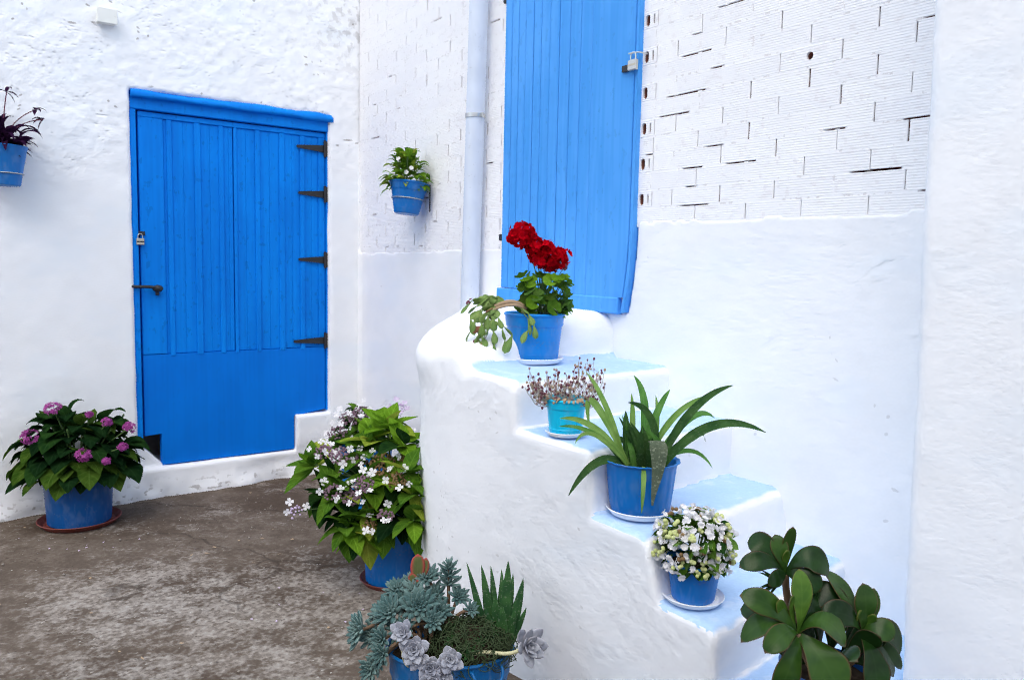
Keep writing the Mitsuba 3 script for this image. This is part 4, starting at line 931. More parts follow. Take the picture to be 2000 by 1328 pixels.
# ------------------------------------------------------------------ turquoise pot with dried-out plant
loc = W3(0.199, 2.775, 0.997)
saucer(loc, 0.073, 'saucer_white', 'small white saucer under the turquoise pot on the second blue tread', h=0.014)
pot(loc + [0, 0, 0.006], 0.058, 0.072, 0.128, 'pot_turquoise', 'small turquoise pot on the second blue tread', style='band')
dy = thing('dried_plant', 'withered plant of thin twigs with plum seed heads in the turquoise pot', 'plant')
tw, sd1, sd2, sd3 = MB(), MB(), MB(), MB()
for k in range(68):
    a = rg.random() * 6.28; r = 0.05 * math.sqrt(rg.random()); b = loc + [r * math.cos(a), r * math.sin(a), 0.112]
    side = 1 if rg.random() < 0.5 else -1
    spread = 0.10 * rg.random() ** 0.7
    tip = b + [(0.05 + 0.05 * rg.random()) * side * 0.9 + spread * 0.35 * math.cos(a), spread * 0.6 * math.sin(a), 0.05 + (0.10 if side > 0 else 0.065) * rg.random()]
    P = spline([b, 0.5 * (b + tip) + [0.25 * (tip[0] - b[0]), 0, -0.018] + 0.006 * rg.normal(size=3), tip], 7)
    tw.add(*tube(P, 0.0011, 4))
    for q in range(5):
        t0 = P[3 + rg.integers(4)]; e = t0 + 0.017 * unit(rg.normal(size=3) + [0, 0, 0.9])
        tw.add(*tube(np.array([t0, e]), 0.0008, 3)); blob((sd1, sd2, sd3)[rg.choice(3, p=[0.5, 0.2, 0.3])], e, 0.0028 + 0.002 * rg.random(), (1, 1, 1.3))
for k in range(42):
    a = rg.random() * 6.28; c = loc + [0.066 * math.cos(a), 0.066 * math.sin(a), 0.134 + 0.012 * rg.random()]
    V, F, U = ribbon(droopline(c, [math.cos(a), math.sin(a), 0.3], 0.026, 1.2, 5), prof_w('ovate', 5) * 0.007, [-math.sin(a), math.cos(a), 0.4], 0.3, 1); sd2.add(V, F)
part(dy, 'twigs', tw.mesh(), 'dry_grey', kind='stuff'); part(dy, 'seed_heads', sd1.mesh(), 'dry_plum', kind='stuff'); part(dy, 'dry_leaves', sd2.mesh(), 'dry_tan', kind='stuff'); part(dy, 'dry_flowers', sd3.mesh(), 'petal_dusty', kind='stuff')

# ------------------------------------------------------------------ strap-leaved plant in the fluted pot
loc = W3(0.444, 2.586, 0.774)
saucer(loc, 0.114, 'saucer_white', 'white saucer under the fluted blue pot on the third blue tread')
pot(loc + [0, 0, 0.008], 0.097, 0.118, 0.180, 'pot_blue', 'fluted blue pot with scalloped rim on the third blue tread', style='flute', fill=0.8)
lp = thing('strap_leaf_plant', 'plant with long arching strap leaves in the fluted blue pot', 'plant')
def strap(tip, mid, base, w, m, dy_tip=0.0, dy_mid=0.0, side=None, fold=0.18, n=22, shape='strap'):
    t, q, b = W3(*tip), W3(*mid), W3(*base); t[1] += dy_tip; q[1] += dy_mid
    c = 2 * q - 0.5 * (t + b)
    P = bezier(b, c, t, n)
    if side is None: side = np.cross(unit(t - b), [0.15, -1, 0.35])
    wd = np.minimum(1, 0.55 + 1.3 * np.linspace(0, 1, n)) * np.clip(1 - np.linspace(0, 1, n) ** 3.2, 0.02, 1) ** 0.75
    V, F, U = ribbon(P, wd * w * 0.90, side, fold, 2)
    return part(lp, 'leaf', (V, F), m, uv=U)
B = lambda dx, dz=0.93, dyy=0.0: (0.444 + dx, 2.586 + dyy, dz)
Y = 2.586
strap((0.255, Y, 1.243), (0.322, Y, 1.130), B(-0.05), 0.012, 'strap_light', 0.06, 0.02)
strap((0.416, Y, 1.236), (0.453, Y, 1.130), B(0.0, 0.95, 0.03), 0.017, 'strap_mid', 0.05, 0.03)
strap((0.541, Y, 1.191), (0.486, Y, 1.095), B(0.0, 0.93, 0.02), 0.016, 'strap_mid', 0.05, 0.02)
strap((0.379, Y, 1.166), (0.462, Y, 1.105), B(0.045, 0.94, -0.03), 0.016, 'strap_dark', -0.08, -0.05)
strap((0.740, Y, 1.217), (0.600, Y, 1.130), B(0.055, 0.93), 0.017, 'strap_dark', 0.0, -0.02)
strap((0.683, Y, 1.173), (0.562, Y, 1.105), B(0.03, 0.95, 0.04), 0.013, 'strap_light', 0.05, 0.04)
strap((0.857, Y, 1.060), (0.660, Y, 1.082), B(0.06, 0.93, -0.02), 0.019, 'strap_dark', 0.0, -0.03)
strap((0.701, Y, 1.092), (0.610, Y, 1.095), B(0.055, 0.95, 0.04), 0.014, 'strap_mid', 0.06, 0.04)
strap((0.670, Y, 1.011), (0.628, Y, 1.038), B(0.07, 0.95, 0.05), 0.008, 'strap_dark', 0.06, 0.05)
strap((0.684, Y, 0.934), (0.609, Y, 0.992), B(0.07, 0.955, 0.0), 0.009, 'strap_mid', 0.0, 0.0)
strap((0.198, Y, 0.844), (0.288, Y, 0.958), B(-0.06, 0.945, -0.02), 0.017, 'strap_dark', -0.05, -0.05, fold=0.3)
strap((0.424, Y, 0.822), (0.427, Y, 0.920), B(-0.01, 0.96, -0.10), 0.010, 'strap_light', -0.155, -0.150)
V, F, U = ribbon(spline([W3(0.470, 2.52, 1.035), W3(0.474, 2.445, 1.030), W3(0.474, 2.437, 0.985), W3(0.465, 2.437, 0.91), W3(0.459, 2.44, 0.846)], 20), np.r_[np.linspace(0.020, 0.029, 6), np.linspace(0.029, 0.003, 14)], [1, 0.1, 0], 0.10, 2)
part(lp, 'leaf', (V, F), 'strap_grey', uv=U, label='broad grey speckled leaf folded down over the pot rim')
V, F, U = ribbon(spline([W3(*B(0.02, 0.92, -0.03)), W3(0.468, 2.545, 0.985), W3(0.471, 2.53, 1.034)], 12), np.linspace(0.014, 0.021, 12), [1, 0.1, 0], 0.10, 2)
part(lp, 'leaf', (V, F), 'strap_dark', uv=U)
strap((0.161, Y, 1.105), (0.280, Y, 1.070), B(-0.05, 0.94, -0.02), 0.014, 'strap_light', -0.06, -0.04)
strap((0.157, Y, 1.082), (0.274, Y, 1.055), B(-0.055, 0.95, -0.03), 0.010, 'strap_mid', -0.08, -0.05)
strap((0.210, Y, 1.030), (0.274, Y, 1.056), B(-0.055, 0.95, -0.03), 0.009, 'strap_light', -0.10, -0.07)
strap((0.266, Y, 1.060), (0.276, Y, 1.150), B(-0.045, 0.94, 0.0), 0.015, 'strap_light', -0.02, 0.0)
strap((0.262, Y, 1.045), (0.330, Y, 1.010), B(-0.06, 0.93, 0.02), 0.011, 'strap_dark', 0.04, 0.02)
strap((0.388, Y, 1.120), (0.392, Y, 1.035), B(-0.045, 0.93, 0.01), 0.017, 'strap_dark', 0.02, 0.01, shape='strap')
strap((0.410, Y, 1.175), (0.414, Y, 1.070), B(-0.035, 0.95, 0.03), 0.013, 'strap_light', 0.05, 0.03)
strap((0.494, Y, 1.168), (0.500, Y, 1.075), B(0.04, 0.95, 0.05), 0.011, 'strap_light', 0.06, 0.05)
for k in range(15):
    x = -0.06 + 0.12 * rg.random(); y = -0.05 + 0.08 * rg.random()
    s = 1 if x > 0 else -1
    strap((0.444 + x + 0.09 * (rg.random() - 0.45) * s * 1.6, Y + y - 0.05 + 0.1 * rg.random(), 1.02 + 0.09 * rg.random()), (0.444 + x * 1.1, Y + y, 0.99), (0.444 + x * 0.6, Y + y * 0.6, 0.91), 0.012 + 0.005 * rg.random(), ('strap_dark', 'strap_dark', 'strap_mid')[rg.integers(3)])

# ------------------------------------------------------------------ white-flowered plant on the fourth tread
loc = W3(0.579, 2.351, 0.578)
saucer(loc, 0.096, 'saucer_white', 'white saucer under the white-flowered pot on the lowest fully visible blue tread', h=0.018)
pot(loc + [0, 0, 0.007], 0.066, 0.086, 0.122, 'pot_blue', 'plain blue pot full of white blossom on the fourth blue tread', style='taper')
be = thing('white_flowering_plant', 'dense bushy plant covered in small white blossoms in the plain blue pot', 'plant')
bc = W3(0.572, 2.345, 0.755)
for k in range(165):
    q = unit(rg.normal(size=3)); s = 0.55 + 0.4 * rg.random()
    if q[2] < -0.45: q[2] *= -0.5
    base = bc + q * [0.105 * s, 0.10 * s, 0.095 * s]
    L = 0.034 + 0.018 * rg.random()
    leaf(be, base, q + [0, 0, 0.2], L, L * 0.40, 0.8, ('leaf_mid', 'leaf_dark_b', 'leaf_olive', 'leaf_geranium')[rg.integers(4)], 'ovate', 0.2, rg.random(), n=6)
for k in range(26):
    a = rg.random() * 6.28; base = loc + [0.06 * math.cos(a), 0.06 * math.sin(a), 0.125]
    leaf(be, base, [math.cos(a), math.sin(a), 0.25], 0.055, 0.021, 1.3, ('leaf_mid', 'leaf_dark_b')[rg.integers(2)], 'ovate', 0.15, 0.3, n=7)
for k in range(290):
    q = unit(rg.normal(size=3) + [0, -0.25, 0.25])
    if q[2] < -0.55: continue
    c = bc + q * [0.122, 0.108, 0.112] * (0.86 + 0.22 * rg.random()); f = MB()
    if rg.random() < 0.66:
        for j in range(2): floret(f, c + 0.004 * rg.normal(size=3), unit(q + 0.5 * rg.normal(size=3)), 0.0098 + 0.0035 * rg.random(), 4, 0.45, rg.random() * 3, 1.1)
        part(be, 'flower', f.mesh(), 'petal_white', smooth=False)
    else:
        for j in range(3): blob(f, c + 0.005 * rg.normal(size=3), 0.0055 + 0.002 * rg.random())
        part(be, 'bud', f.mesh(), 'petal_cream' if rg.random() < 0.9 else 'petal_bronze')
for k in range(20):
    q = unit(rg.normal(size=3) + [0, 0, 0.8]); stem(be, [loc + [0, 0, 0.10], bc + q * 0.07], 0.002, m=5)

# ------------------------------------------------------------------ dark succulent at the lower right
loc = W3(0.850, 1.985, 0.385)
saucer(loc, 0.150, 'saucer_white', 'white saucer under the dark green succulent at the bottom right')
pot(loc + [0, 0, 0.008], 0.092, 0.112, 0.170, 'pot_blue_shaded', 'blue pot of the dark green succulent, lowest on the steps at the bottom right', style='band')
ja = thing('succulent', 'dark green succulent with big paddle-shaped leaves at the lower right of the steps', 'plant')
def paddle(base, tip, w, m, lift=0.02, dyt=0.0, sidev=None, cup=0.10):
    b, t = W3(*base), W3(*tip); t[1] += dyt
    d = unit(t - b); L = np.linalg.norm(t - b); n = 20
    if sidev is None: sidev = rot_axis(d, 0.9 * (rg.random() - 0.5)) @ unit(np.cross(d, unit(W3(0.1, -0.75, 0.65))))
    nn = unit(np.cross(sidev, d)); nn = nn if nn[2] > 0 else -nn
    mid = 0.5 * (b + t) + [0, 0, lift] + nn * 0.10 * L
    P = bezier(b, 2 * mid - 0.5 * (b + t), t, n)
    tt = np.linspace(0, 1, n); wd = prof_w('obovate', n) ** 1.15 * (1 + 0.05 * np.sin(9 * tt + 20 * w)) * w
    V, F, U = fleshy(P, wd, sidev, 0.0034, cup=cup + 0.04 * rg.random(), m=16)
    k = np.tile(np.cos(np.arange(16) * 2 * np.pi / 16), n); r = np.repeat(np.arange(n), 16)
    V = V + nn * (0.10 * w * k ** 2 * np.sign(k) * np.sin(7.5 * tt[r] + 60 * w + 2 * b[0]))[:, None]
    part(ja, 'leaf', (V, F), m, uv=U)
A_, B_, C_ = (0.726, 1.98, 0.815), (0.736, 1.90, 0.690), (0.917, 1.945, 0.675)
for rc, bz in ((A_, 0.62), (B_, 0.58), (C_, 0.57)):
    stem(ja, [loc + [0.3 * (rc[0] - loc[0]), 0, 0.18], W3(0.5 * (rc[0] + loc[0]), rc[1] + 0.03, bz), W3(*rc)], 0.010, 'stem_brown', 8, 10)
lf = [(A_, (0.600, 1.98, 0.835), 0.030, 'jade_dark', 0.022, -0.02), (A_, (0.636, 1.98, 0.880), 0.036, 'jade_dark', 0.025, 0.04), (A_, (0.700, 1.98, 0.912), 0.024, 'jade_mid', 0.0, 0.02), (A_, (0.740, 1.98, 0.940), 0.024, 'jade_mid', -0.005, 0.0), (A_, (0.832, 1.98, 0.825), 0.042, 'jade_dark', 0.035, -0.02), (A_, (0.800, 1.98, 0.790), 0.036, 'jade_dark', 0.01, -0.05), (A_, (0.668, 1.98, 0.800), 0.026, 'jade_dark', 0.01, -0.05), (A_, (0.722, 1.98, 0.885), 0.012, 'jade_light', 0, -0.02),
      (B_, (0.586, 1.90, 0.785), 0.036, 'jade_mid', 0.020, 0.0), (B_, (0.592, 1.90, 0.668), 0.040, 'jade_mid', 0.035, -0.01), (B_, (0.634, 1.90, 0.672), 0.036, 'jade_mid', 0.022, -0.07), (B_, (0.742, 1.90, 0.848), 0.033, 'jade_light', 0.0, 0.03), (B_, (0.712, 1.90, 0.800), 0.014, 'jade_light', 0, -0.02), (B_, (0.842, 1.90, 0.680), 0.044, 'jade_mid', 0.040, -0.04), (B_, (0.672, 1.90, 0.560), 0.043, 'jade_mid', 0.012, -0.06), (B_, (0.818, 1.90, 0.575), 0.056, 'jade_mid', 0.012, -0.08), (B_, (0.672, 1.90, 0.790), 0.020, 'jade_light', 0.0, -0.03), (B_, (0.610, 1.90, 0.72), 0.034, 'jade_dark', 0.01, 0.07), (B_, (0.80, 1.90, 0.77), 0.036, 'jade_dark', 0.01, 0.06),
      (C_, (0.826, 1.95, 0.825), 0.036, 'jade_mid', 0.0, 0.03), (C_, (0.915, 1.95, 0.805), 0.036, 'jade_mid', 0.0, 0.0), (C_, (0.955, 1.95, 0.785), 0.026, 'jade_mid', -0.008, 0.02), (C_, (0.775, 1.95, 0.760), 0.040, 'jade_dark', 0.035, 0.02), (C_, (0.795, 1.95, 0.742), 0.040, 'jade_dark', 0.022, -0.05), (C_, (1.030, 1.95, 0.600), 0.036, 'jade_dark', 0.050, 0.02), (C_, (0.985, 1.95, 0.676), 0.036, 'jade_mid', 0.020, -0.04), (C_, (0.935, 1.95, 0.545), 0.052, 'jade_dark', 0.012, -0.07), (C_, (1.000, 1.95, 0.565), 0.028, 'jade_dark', 0.015, -0.02), (C_, (1.030, 1.95, 0.575), 0.018, 'jade_dark', 0.02, 0.0), (C_, (0.900, 1.95, 0.745), 0.015, 'jade_light', 0, -0.03), (C_, (0.94, 1.95, 0.735), 0.014, 'jade_light', 0, -0.03)]
for b, t, w, m, li, dyt in lf: paddle(b, t, w * (0.80 + 0.16 * rg.random()), m, li, dyt)
for k in range(18):
    a = rg.random() * 6.28; b = loc + [0.04 * math.cos(a), 0.04 * math.sin(a), 0.19]; t = b + [0.10 * math.cos(a), 0.09 * math.sin(a), 0.02 + 0.10 * rg.random()]
    paddle(b, t, 0.032, 'jade_dark', 0.02)
mb = MB()
for k in range(8): V, F, U = ribbon(droopline(W3(0.70, 1.95, 0.80), unit(W3(-1, -0.3, 0.1) + 0.35 * rg.normal(size=3)), 0.05 + 0.03 * rg.random(), 0.3, 5), prof_w('lance', 5) * 0.004, [0, 0.3, 1], 0.1, 1); mb.add(V, F)
part(ja, 'small_shoots', mb.mesh(), 'jade_dark')

# ------------------------------------------------------------------ metal tub with succulents in front of the stairs
loc = W3(-0.192, 2.577, 0.0)
tb = thing('tub', 'blue painted metal tub with wire handles, at the bottom edge', 'tub')
prof = [(0, 0.004), (0.172, 0.004), (0.176, 0.010), (0.184, 0.09), (0.187, 0.094), (0.187, 0.102), (0.185, 0.106), (0.202, 0.215), (0.206, 0.219), (0.206, 0.229), (0.204, 0.233), (0.212, 0.290), (0.218, 0.294), (0.221, 0.300), (0.218, 0.306), (0.212, 0.306), (0.208, 0.300), (0.198, 0.235)]
OV = np.array([1.0, 0.76, 1.0])
lv, lf_ = lathe(prof, 80, lambda a, z, r: 1 + 0.010 * np.cos(3 * a + 0.6))
part(tb, 'body', (lv * OV + loc, lf_), 'tub_blue', smooth=40)
lv, lf_ = disc(0.20, 0.262, 5, 0.012)
part(tb, 'soil', (lv * OV + loc, lf_), 'soil')
for an in (-0.92, 2.22):
    e = np.array([0.213 * math.cos(an), 0.213 * 0.76 * math.sin(an), 0]); c = unit(np.array([0.76 * math.cos(an), math.sin(an), 0])); tt = np.array([-c[1], c[0], 0]); e = e + loc
    pts = [e + c * o + tt * q + [0, 0, z] for o, q, z in ((-0.002, -0.055, 0.286), (0.016, -0.053, 0.280), (0.028, -0.044, 0.252), (0.032, -0.024, 0.238), (0.032, 0.024, 0.238), (0.028, 0.044, 0.252), (0.016, 0.053, 0.280), (-0.002, 0.055, 0.286))]
    part(tb, 'handle', tube(spline(pts, 36), 0.0052, 8), 'tub_blue')
def rosette(parent, c, ax, R, n, m, wr=0.24, thick=0.10, upr=0.15, cup=0.12, name='rosette', shape='echev'):
    c = W3(*c); A = frame_to(unit(W3(*ax))); mb = MB(); ph = rg.random() * 6
    key = None
    for k in range(n):
        t = k / max(n - 1, 1); a = ph + 2.39996 * k
        el = 0.10 + (upr + 1.15 * t ** 1.3); L = R * (1.0 - 0.66 * t) * (0.92 + 0.16 * rg.random())
        d = A @ np.array([math.cos(a) * math.cos(el), math.sin(a) * math.cos(el), math.sin(el)])
        s = A @ np.array([-math.sin(a), math.cos(a), 0])
        up = A @ np.array([0, 0, 1.0])
        P = bezier(c, c + d * L * 0.55 - up * 0.02 * R, c + d * L + up * 0.16 * L, 9)
        V, F, U = fleshy(P, prof_w(shape, 9) * wr * L * (1.0 + 0.25 * t), s, thick * L * 0.55, cup=cup, m=8)
        mb.add(V, F, U)
    return part(parent, name, mb.mesh(), m, uv=mb.uv())
bl = thing('blue_succulent', 'clump of blue-green rosette succulents spilling over the left side of the metal tub', 'plant')
for c, ax, R, n in (((-0.298, 2.56, 0.440), (0.05, -0.7, 0.7), 0.080, 30), ((-0.395, 2.56, 0.415), (-0.4, -0.5, 0.7), 0.075, 30), ((-0.490, 2.54, 0.362), (-0.8, -0.4, 0.25), 0.070, 28), ((-0.282, 2.66, 0.500), (-0.1, -0.4, 0.9), 0.062, 26), ((-0.167, 2.60, 0.461), (0.3, -0.6, 0.7), 0.048, 22), ((-0.413, 2.50, 0.350), (-0.5, -0.7, 0.3), 0.055, 22), ((-0.448, 2.50, 0.245), (-0.6, -0.7, 0.1), 0.055, 22), ((-0.385, 2.64, 0.465), (-0.3, -0.3, 0.9), 0.055, 24), ((-0.245, 2.52, 0.410), (0.2, -0.7, 0.6), 0.050, 22), ((-0.334, 2.68, 0.480), (-0.2, 0.0, 1.0), 0.05, 22), ((-0.43, 2.60, 0.40), (-0.6, -0.2, 0.7), 0.06, 22), ((-0.34, 2.50, 0.385), (-0.2, -0.8, 0.5), 0.05, 22), ((-0.12, 2.55, 0.44), (0.3, -0.6, 0.7), 0.035, 18), ((-0.352, 2.53, 0.375), (-0.2, -0.8, 0.5), 0.062, 24), ((-0.255, 2.62, 0.45), (0.1, -0.6, 0.8), 0.06, 24), ((-0.365, 2.60, 0.435), (-0.2, -0.5, 0.8), 0.066, 24), ((-0.455, 2.56, 0.335), (-0.6, -0.6, 0.3), 0.06, 22), ((-0.405, 2.47, 0.315), (-0.4, -0.8, 0.2), 0.05, 20), ((-0.225, 2.56, 0.425), (0.1, -0.7, 0.6), 0.055, 22), ((-0.425, 2.49, 0.275), (-0.4, -0.8, 0.1), 0.045, 20), ((-0.32, 2.62, 0.475), (-0.1, -0.5, 0.9), 0.055, 22)):
    rosette(bl, c, ax, R, int(n * 1.45), 'succulent_blue', 0.155, 0.17, 0.1)
    stem(bl, [loc + [0.5 * (c[0] - loc[0]), 0.5 * (c[1] - loc[1]), 0.26], 0.5 * (W3(*c) + loc + [0, 0, 0.3]) + [0, 0, 0.05], W3(*c)], 0.006, 'stem_brown')
sp = thing('spiky_succulent', 'upright spiky blue-green succulent at the back of the metal tub, against the white stair wall', 'plant')
for dz, R, n in ((0.0, 0.062, 18), (0.03, 0.058, 18), (0.055, 0.046, 16), (0.072, 0.032, 12)):
    rosette(sp, (-0.203, 2.63, 0.492 + dz), (0.05, -0.25, 1), R, n, 'succulent_blue', 0.13, 0.16, 0.25, name='leaf_whorl')
stem(sp, [loc + [0, 0.03, 0.26], W3(-0.20, 2.62, 0.40), W3(-0.203, 2.63, 0.55)], 0.006, 'stem_brown')
gh = thing('ghost_succulent', 'pale grey-lilac rosette succulents hanging over the front rim of the metal tub', 'plant')
for c, ax, R, n in (((-0.325, 2.385, 0.432), (-0.3, -0.8, 0.6), 0.052, 14), ((-0.288, 2.37, 0.385), (-0.1, -0.9, 0.5), 0.062, 16), ((-0.236, 2.355, 0.335), (0.05, -0.95, 0.3), 0.058, 16), ((-0.174, 2.365, 0.358), (0.1, -0.9, 0.45), 0.056, 16), ((-0.232, 2.34, 0.305), (0.05, -1, 0.1), 0.042, 12), ((-0.27, 2.36, 0.36), (-0.2, -0.9, 0.3), 0.045, 12), ((-0.195, 2.35, 0.318), (0.2, -0.9, 0.1), 0.042, 12)):
    rosette(gh, c, ax, R * 0.88, n + 3, 'succulent_ghost', 0.34, 0.10, 0.05, 0.10)
    stem(gh, [W3(c[0] * 0.9 - 0.02, 2.46, 0.28), W3(c[0], 2.42, 0.32), W3(*c)], 0.005, 'stem_pale')
g2 = thing('trailing_ghost_succulent', 'pale grey-lilac rosette on a long bare stem beyond the right rim of the metal tub', 'plant')
stem(g2, [W3(-0.115, 2.46, 0.322), W3(-0.07, 2.46, 0.336), W3(-0.01, 2.46, 0.333), W3(0.055, 2.47, 0.348)], 0.0065, 'stem_pale', 8, 16)
rosette(g2, (0.070, 2.46, 0.362), (0.6, -0.75, 0.25), 0.075, 20, 'succulent_ghost', 0.30, 0.10, 0.05, 0.10)
al = thing('aloe', 'spear-leaved green aloe standing at the right of the metal tub', 'plant')
for t, w, dyb in (((-0.140, 2.60, 0.585), 0.016, -0.05), ((-0.090, 2.62, 0.568), 0.018, 0.0), ((-0.058, 2.66, 0.550), 0.016, 0.03), ((0.003, 2.60, 0.592), 0.026, -0.02), ((0.021, 2.66, 0.525), 0.016, 0.03), ((0.056, 2.60, 0.532), 0.022, -0.01), ((0.068, 2.58, 0.437), 0.018, -0.03), ((-0.043, 2.56, 0.500), 0.024, -0.06), ((-0.015, 2.54, 0.46), 0.024, -0.07), ((0.03, 2.56, 0.44), 0.02, -0.05), ((-0.075, 2.55, 0.45), 0.02, -0.06), ((-0.02, 2.68, 0.53), 0.02, 0.04)):
    b = W3(-0.030 + 0.25 * (t[0] + 0.03), 2.60 + dyb * 0.4, 0.275); tt = W3(*t)
    P = bezier(b, 0.5 * (b + tt) + [0.10 * (tt[0] - b[0]) + 0.01, 0, 0.02], tt, 14)
    V, F, U = fleshy(P, prof_w('spear', 14) * w * (1.05 + 0.35 * rg.random()), np.cross(unit(tt - b), [0.1, -1, 0.2]), 0.006, cup=0.25, m=10)
    part(al, 'leaf', (V, F), 'aloe_green', uv=U)
for x, z, w in ((-0.155, 0.36, 0.02), (-0.125, 0.37, 0.014)):
    b = W3(x + 0.01, 2.47, 0.268); tt = W3(x, 2.43, z)
    V, F, U = fleshy(bezier(b, 0.5 * (b + tt), tt, 10), prof_w('spear', 10) * w, [1, 0, 0], 0.005, cup=0.2, m=8); part(al, 'leaf', (V, F), 'aloe_green', uv=U)
mo = thing('wiry_ground_cover', 'dark mound of curled wiry stems in the middle of the metal tub', 'plant')
wy = MB(); mbm = MB()
for k in range(560):
    q = unit(rg.normal(size=3)); q[2] = abs(q[2]); c = W3(-0.118, 2.545, 0.285) + q * [0.126, 0.106, 0.108] * (0.85 + 0.2 * rg.random())
    a = rg.random() * 6.28; R = 0.012 + 0.022 * rg.random(); A = frame_to(q + 0.4 * rg.normal(size=3)); th = np.linspace(0, 2.2 + 3 * rg.random(), 9) + a
    wy.add(*tube(np.array([c + A @ np.array([R * math.cos(t), R * math.sin(t), 0.004 * i]) for i, t in enumerate(th)]), 0.0016, 4))
t0 = trimesh.creation.icosphere(3, 1.0); Vt = np.asarray(t0.vertices) * [0.118, 0.098, 0.098]; Vt *= (1 + 0.25 * (meshkit.fbm(Vt * 40, 3) - 0.5))[:, None]
part(mo, 'mound', (Vt + W3(-0.118, 2.545, 0.285), np.asarray(t0.faces)), 'soil'); 
part(mo, 'wiry_stems', wy.mesh(), 'moss_dark', kind='stuff')
for k in range(16):
    a = 6.28 * k / 16 + 0.3 * rg.random(); q = unit(np.array([math.cos(a), math.sin(a), 0.35 + 1.3 * rg.random()])); c = W3(-0.118, 2.545, 0.285) + q * [0.118, 0.098, 0.100]
    rosette(mo, c, q + [0, -0.25, 0.2], 0.026 + 0.012 * rg.random(), 18, 'aloe_green', 0.14, 0.16, 0.2, 0.15, name='leaf_tuft')
rl = thing('red_edged_succulent', 'upright red-edged fleshy leaves at the back left of the metal tub', 'plant')
for b, t, w in (((-0.318, 2.65, 0.46), (-0.314, 2.65, 0.592), 0.026), ((-0.315, 2.65, 0.46), (-0.285, 2.66, 0.575), 0.018), ((-0.318, 2.65, 0.45), (-0.335, 2.63, 0.53), 0.016), ((-0.318, 2.65, 0.45), (-0.31, 2.62, 0.51), 0.016)):
    b, t = W3(*b), W3(*t)
    V, F, U = fleshy(bezier(b, 0.5 * (b + t) + [0.005, 0, 0], t, 12), prof_w('obovate', 12) * w, [1, 0.25, 0], 0.004, cup=0.15, m=10); part(rl, 'leaf', (V, F), 'red_leaf', uv=U)
stem(rl, [loc + [-0.06, 0.04, 0.26], W3(-0.31, 2.65, 0.38), W3(-0.318, 2.65, 0.47)], 0.005, 'stem_brown')

# ------------------------------------------------------------------ wall pots
def wire_ring(k, loc, r, rot=None):
    th = np.linspace(0, 2 * np.pi, 41)[:-1]
    V, F = lathe([(r + 0.0035 * math.cos(t), 0.0035 * math.sin(t)) for t in np.linspace(0, 2 * np.pi, 9)], 48)
    return part(k, 'wire_ring', at((V, F), loc, rot), 'wire')
loc = PB(0.135, 2.262, 1.992)
k1 = pot(loc, 0.082, 0.122, 0.222, 'pot_blue_pale', 'blue wall pot in a wire ring at the left edge, holding the purple plant', name='wall_pot', style='taper')
wire_ring(k1, loc + [0, 0, 0.068], 0.098)
part(k1, 'bracket', tube(np.array([PB(0.0, 2.262, 2.06), PB(0.04, 2.262, 2.06)]), 0.004, 6), 'wire')
pu_ = thing('purple_plant', 'dark purple trailing plant with lance-shaped leaves at the left edge', 'plant')
top = loc + [0, 0, 0.20]
for k in range(95):
    a = rg.random() * 6.28; el = 0.15 + 1.2 * rg.random()
    d = np.array([math.cos(a) * math.cos(el), math.sin(a) * math.cos(el), math.sin(el)])
    base = top + d * [0.13, 0.13, 0.16] * rg.random()
    L = 0.10 + 0.06 * rg.random()
    leaf(pu_, base, d + 0.35 * rg.normal(size=3), L, 0.015 + 0.007 * rg.random(), 0.5 + 0.8 * rg.random(), 'leaf_purple', 'lance', 0.35, rg.random() - 0.5, clamp=clampD, n=8)
for (a, z) in ((2.235, 0.30), (2.06, 0.17), (2.10, 0.22)):
    tip = PB(0.16, a, 2.212 + z)
    stem(pu_, [top, 0.5 * (top + tip) + [0, 0, 0.06], tip], 0.0028, 'dry_plum')
    for j in range(4): leaf(pu_, tip, unit(rg.normal(size=3) + [0, -0.2, 0.3]), 0.07, 0.012, 0.9, 'leaf_purple', 'lance', 0.35, n=7)
loc = PB(1.005, 0.138, 1.912); tilt = rot_axis(UB, -0.10)
k2 = pot(loc, 0.079, 0.122, 0.200, 'pot_blue', 'blue wall pot on the brick wall between the corner and the downpipe', name='wall_pot', style='band', rot=tilt)
wire_ring(k2, loc + tilt @ [0, 0, 0.095], 0.104, tilt)
part(k2, 'bracket', tube(np.array([PB(1.005, -0.01, 2.0), PB(1.005, 0.04, 2.0)]), 0.004, 6), 'wire')
part(k2, 'bracket', tube(np.array([PB(1.10, 0.02, 2.10), PB(1.10, 0.02, 1.93)]), 0.005, 6), 'iron')
im = thing('green_wall_plant', 'bushy green plant with a few white flowers in the wall pot on the brick wall', 'plant')
top = loc + [0, 0, 0.185]
for k in range(210):
    a = rg.random() * 6.28; el = -0.15 + 1.6 * rg.random()
    d = np.array([math.cos(a) * math.cos(el), math.sin(a) * math.cos(el), math.sin(el)])
    base = top + d * [0.13, 0.11, 0.20] * (0.30 + 0.7 * rg.random())
    L = 0.055 + 0.03 * rg.random()
    leaf(im, base, d + [0, 0, 0.15] + 0.3 * rg.normal(size=3), L, L * 0.27, 0.9, ('leaf_mid', 'leaf_bright', 'leaf_bright', 'leaf_yellow')[rg.integers(4)], 'lance', 0.25, rg.random() - 0.5, n=7, clamp=clampB)
for k in range(14):
    q = unit(rg.normal(size=3)); stem(im, [top, top + [0.10 * q[0], 0.08 * q[1], 0.10 + 0.08 * rg.random()]], 0.0025, m=5)
for k in range(7):
    q = unit(rg.normal(size=3) + [0, -0.9, 0.4]); f = MB(); floret(f, top + q * [0.12, 0.10, 0.16] + [0, 0, 0.05], unit(q + [0, -0.5, 0.2]), 0.016, 5, 0.2, rg.random(), 1.1)
    part(im, 'flower', f.mesh(), 'petal_white', smooth=False)

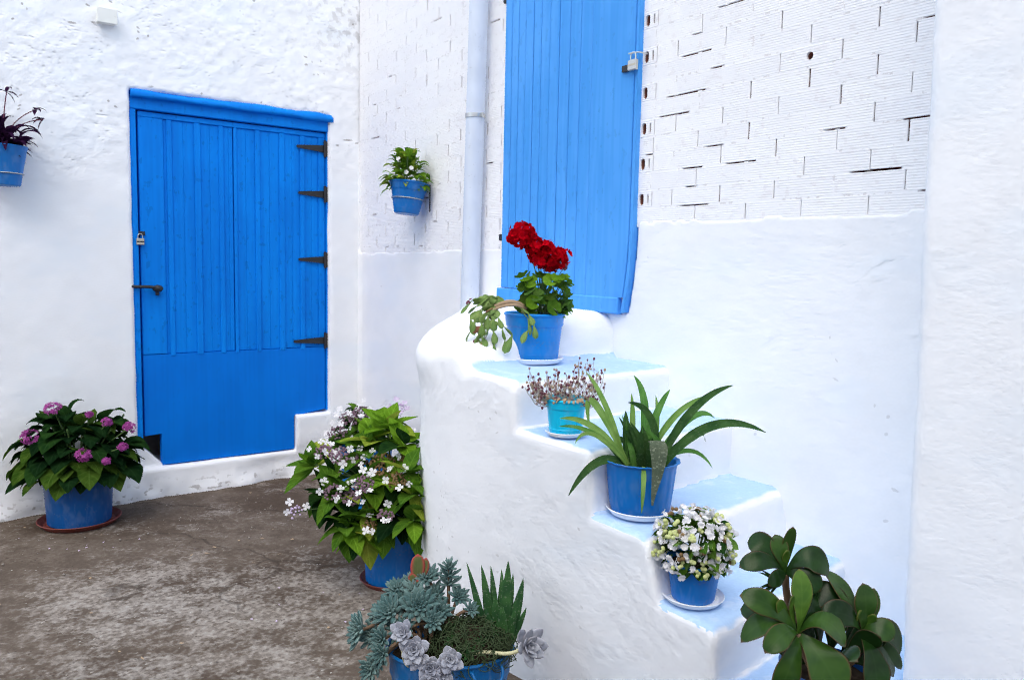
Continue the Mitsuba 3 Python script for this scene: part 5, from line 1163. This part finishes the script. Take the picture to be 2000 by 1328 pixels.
# ------------------------------------------------------------------ litter
lt = MB(); rl_ = np.random.default_rng(5)
for k in range(60):
    x, y = -2.9 + 3.0 * rl_.random(), 2.2 + 3.2 * rl_.random()
    if (np.array([x, y, 0]) - CORNER) @ UB < 0.05 or ((np.array([x, y, 0]) - CORNER) @ VB < 0.95 and x > -0.5): continue
    a = rl_.random() * 6.28
    V, F, U = ribbon(droopline(W3(x, y, 0.012), [math.cos(a), math.sin(a), 0.1], 0.012 + 0.02 * rl_.random(), 0.3, 5), prof_w('ovate', 5) * (0.003 + 0.004 * rl_.random()), [-math.sin(a), math.cos(a), 0.2], 0.3, 1); lt.add(V, F)
st_ = MB()
for k in range(150):
    x, y = -2.9 + 2.9 * rl_.random(), 2.2 + 3.0 * rl_.random()
    if (np.array([x, y, 0]) - CORNER) @ UB < 0.05 or ((np.array([x, y, 0]) - CORNER) @ VB < 0.95 and x > -0.5): continue
    blob(st_, W3(x, y, 0.012), 0.0022 + 0.004 * rl_.random() ** 3, (1, 1.3, 0.7))
labels['grit'] = {'label': 'small loose stones and grit scattered on the concrete ground', 'category': 'grit', 'kind': 'stuff'}
mat('grit_stone', two({'type': 'diffuse', 'reflectance': {'type': 'rgb', 'value': [0.26, 0.23, 0.20]}}))
scene['grit'] = mikit.ply(st_.mesh(), 'grit_stone', smooth=True)
pt_ = MB()
for k in range(26):
    x, y = (-0.75 + 0.28 * rl_.normal(), 3.55 + 0.22 * rl_.normal()) if k < 16 else (-2.35 + 0.2 * rl_.normal(), 4.25 + 0.12 * rl_.normal())
    if (np.array([x, y, 0]) - CORNER) @ VB < 0.95 and x > -0.5: continue
    a = rl_.random() * 6.28
    V, F, U = ribbon(droopline(W3(x, y, 0.012), [math.cos(a), math.sin(a), 0.15], 0.012, 0.4, 4), prof_w('ovate', 4) * 0.0055, [-math.sin(a), math.cos(a), 0.3], 0.3, 1); pt_.add(V, F)
labels['fallen_petals'] = {'label': 'fallen pale petals lying on the concrete around the hydrangea pots', 'category': 'petals', 'kind': 'stuff'}
scene['fallen_petals'] = mikit.ply(pt_.mesh(), 'petal_lilac', smooth=True)
labels['leaf_litter'] = {'label': 'bits of dry leaf litter scattered on the concrete ground', 'category': 'leaf litter', 'kind': 'stuff'}
scene['leaf_litter'] = mikit.ply(lt.mesh(), 'dry_tan', smooth=True)
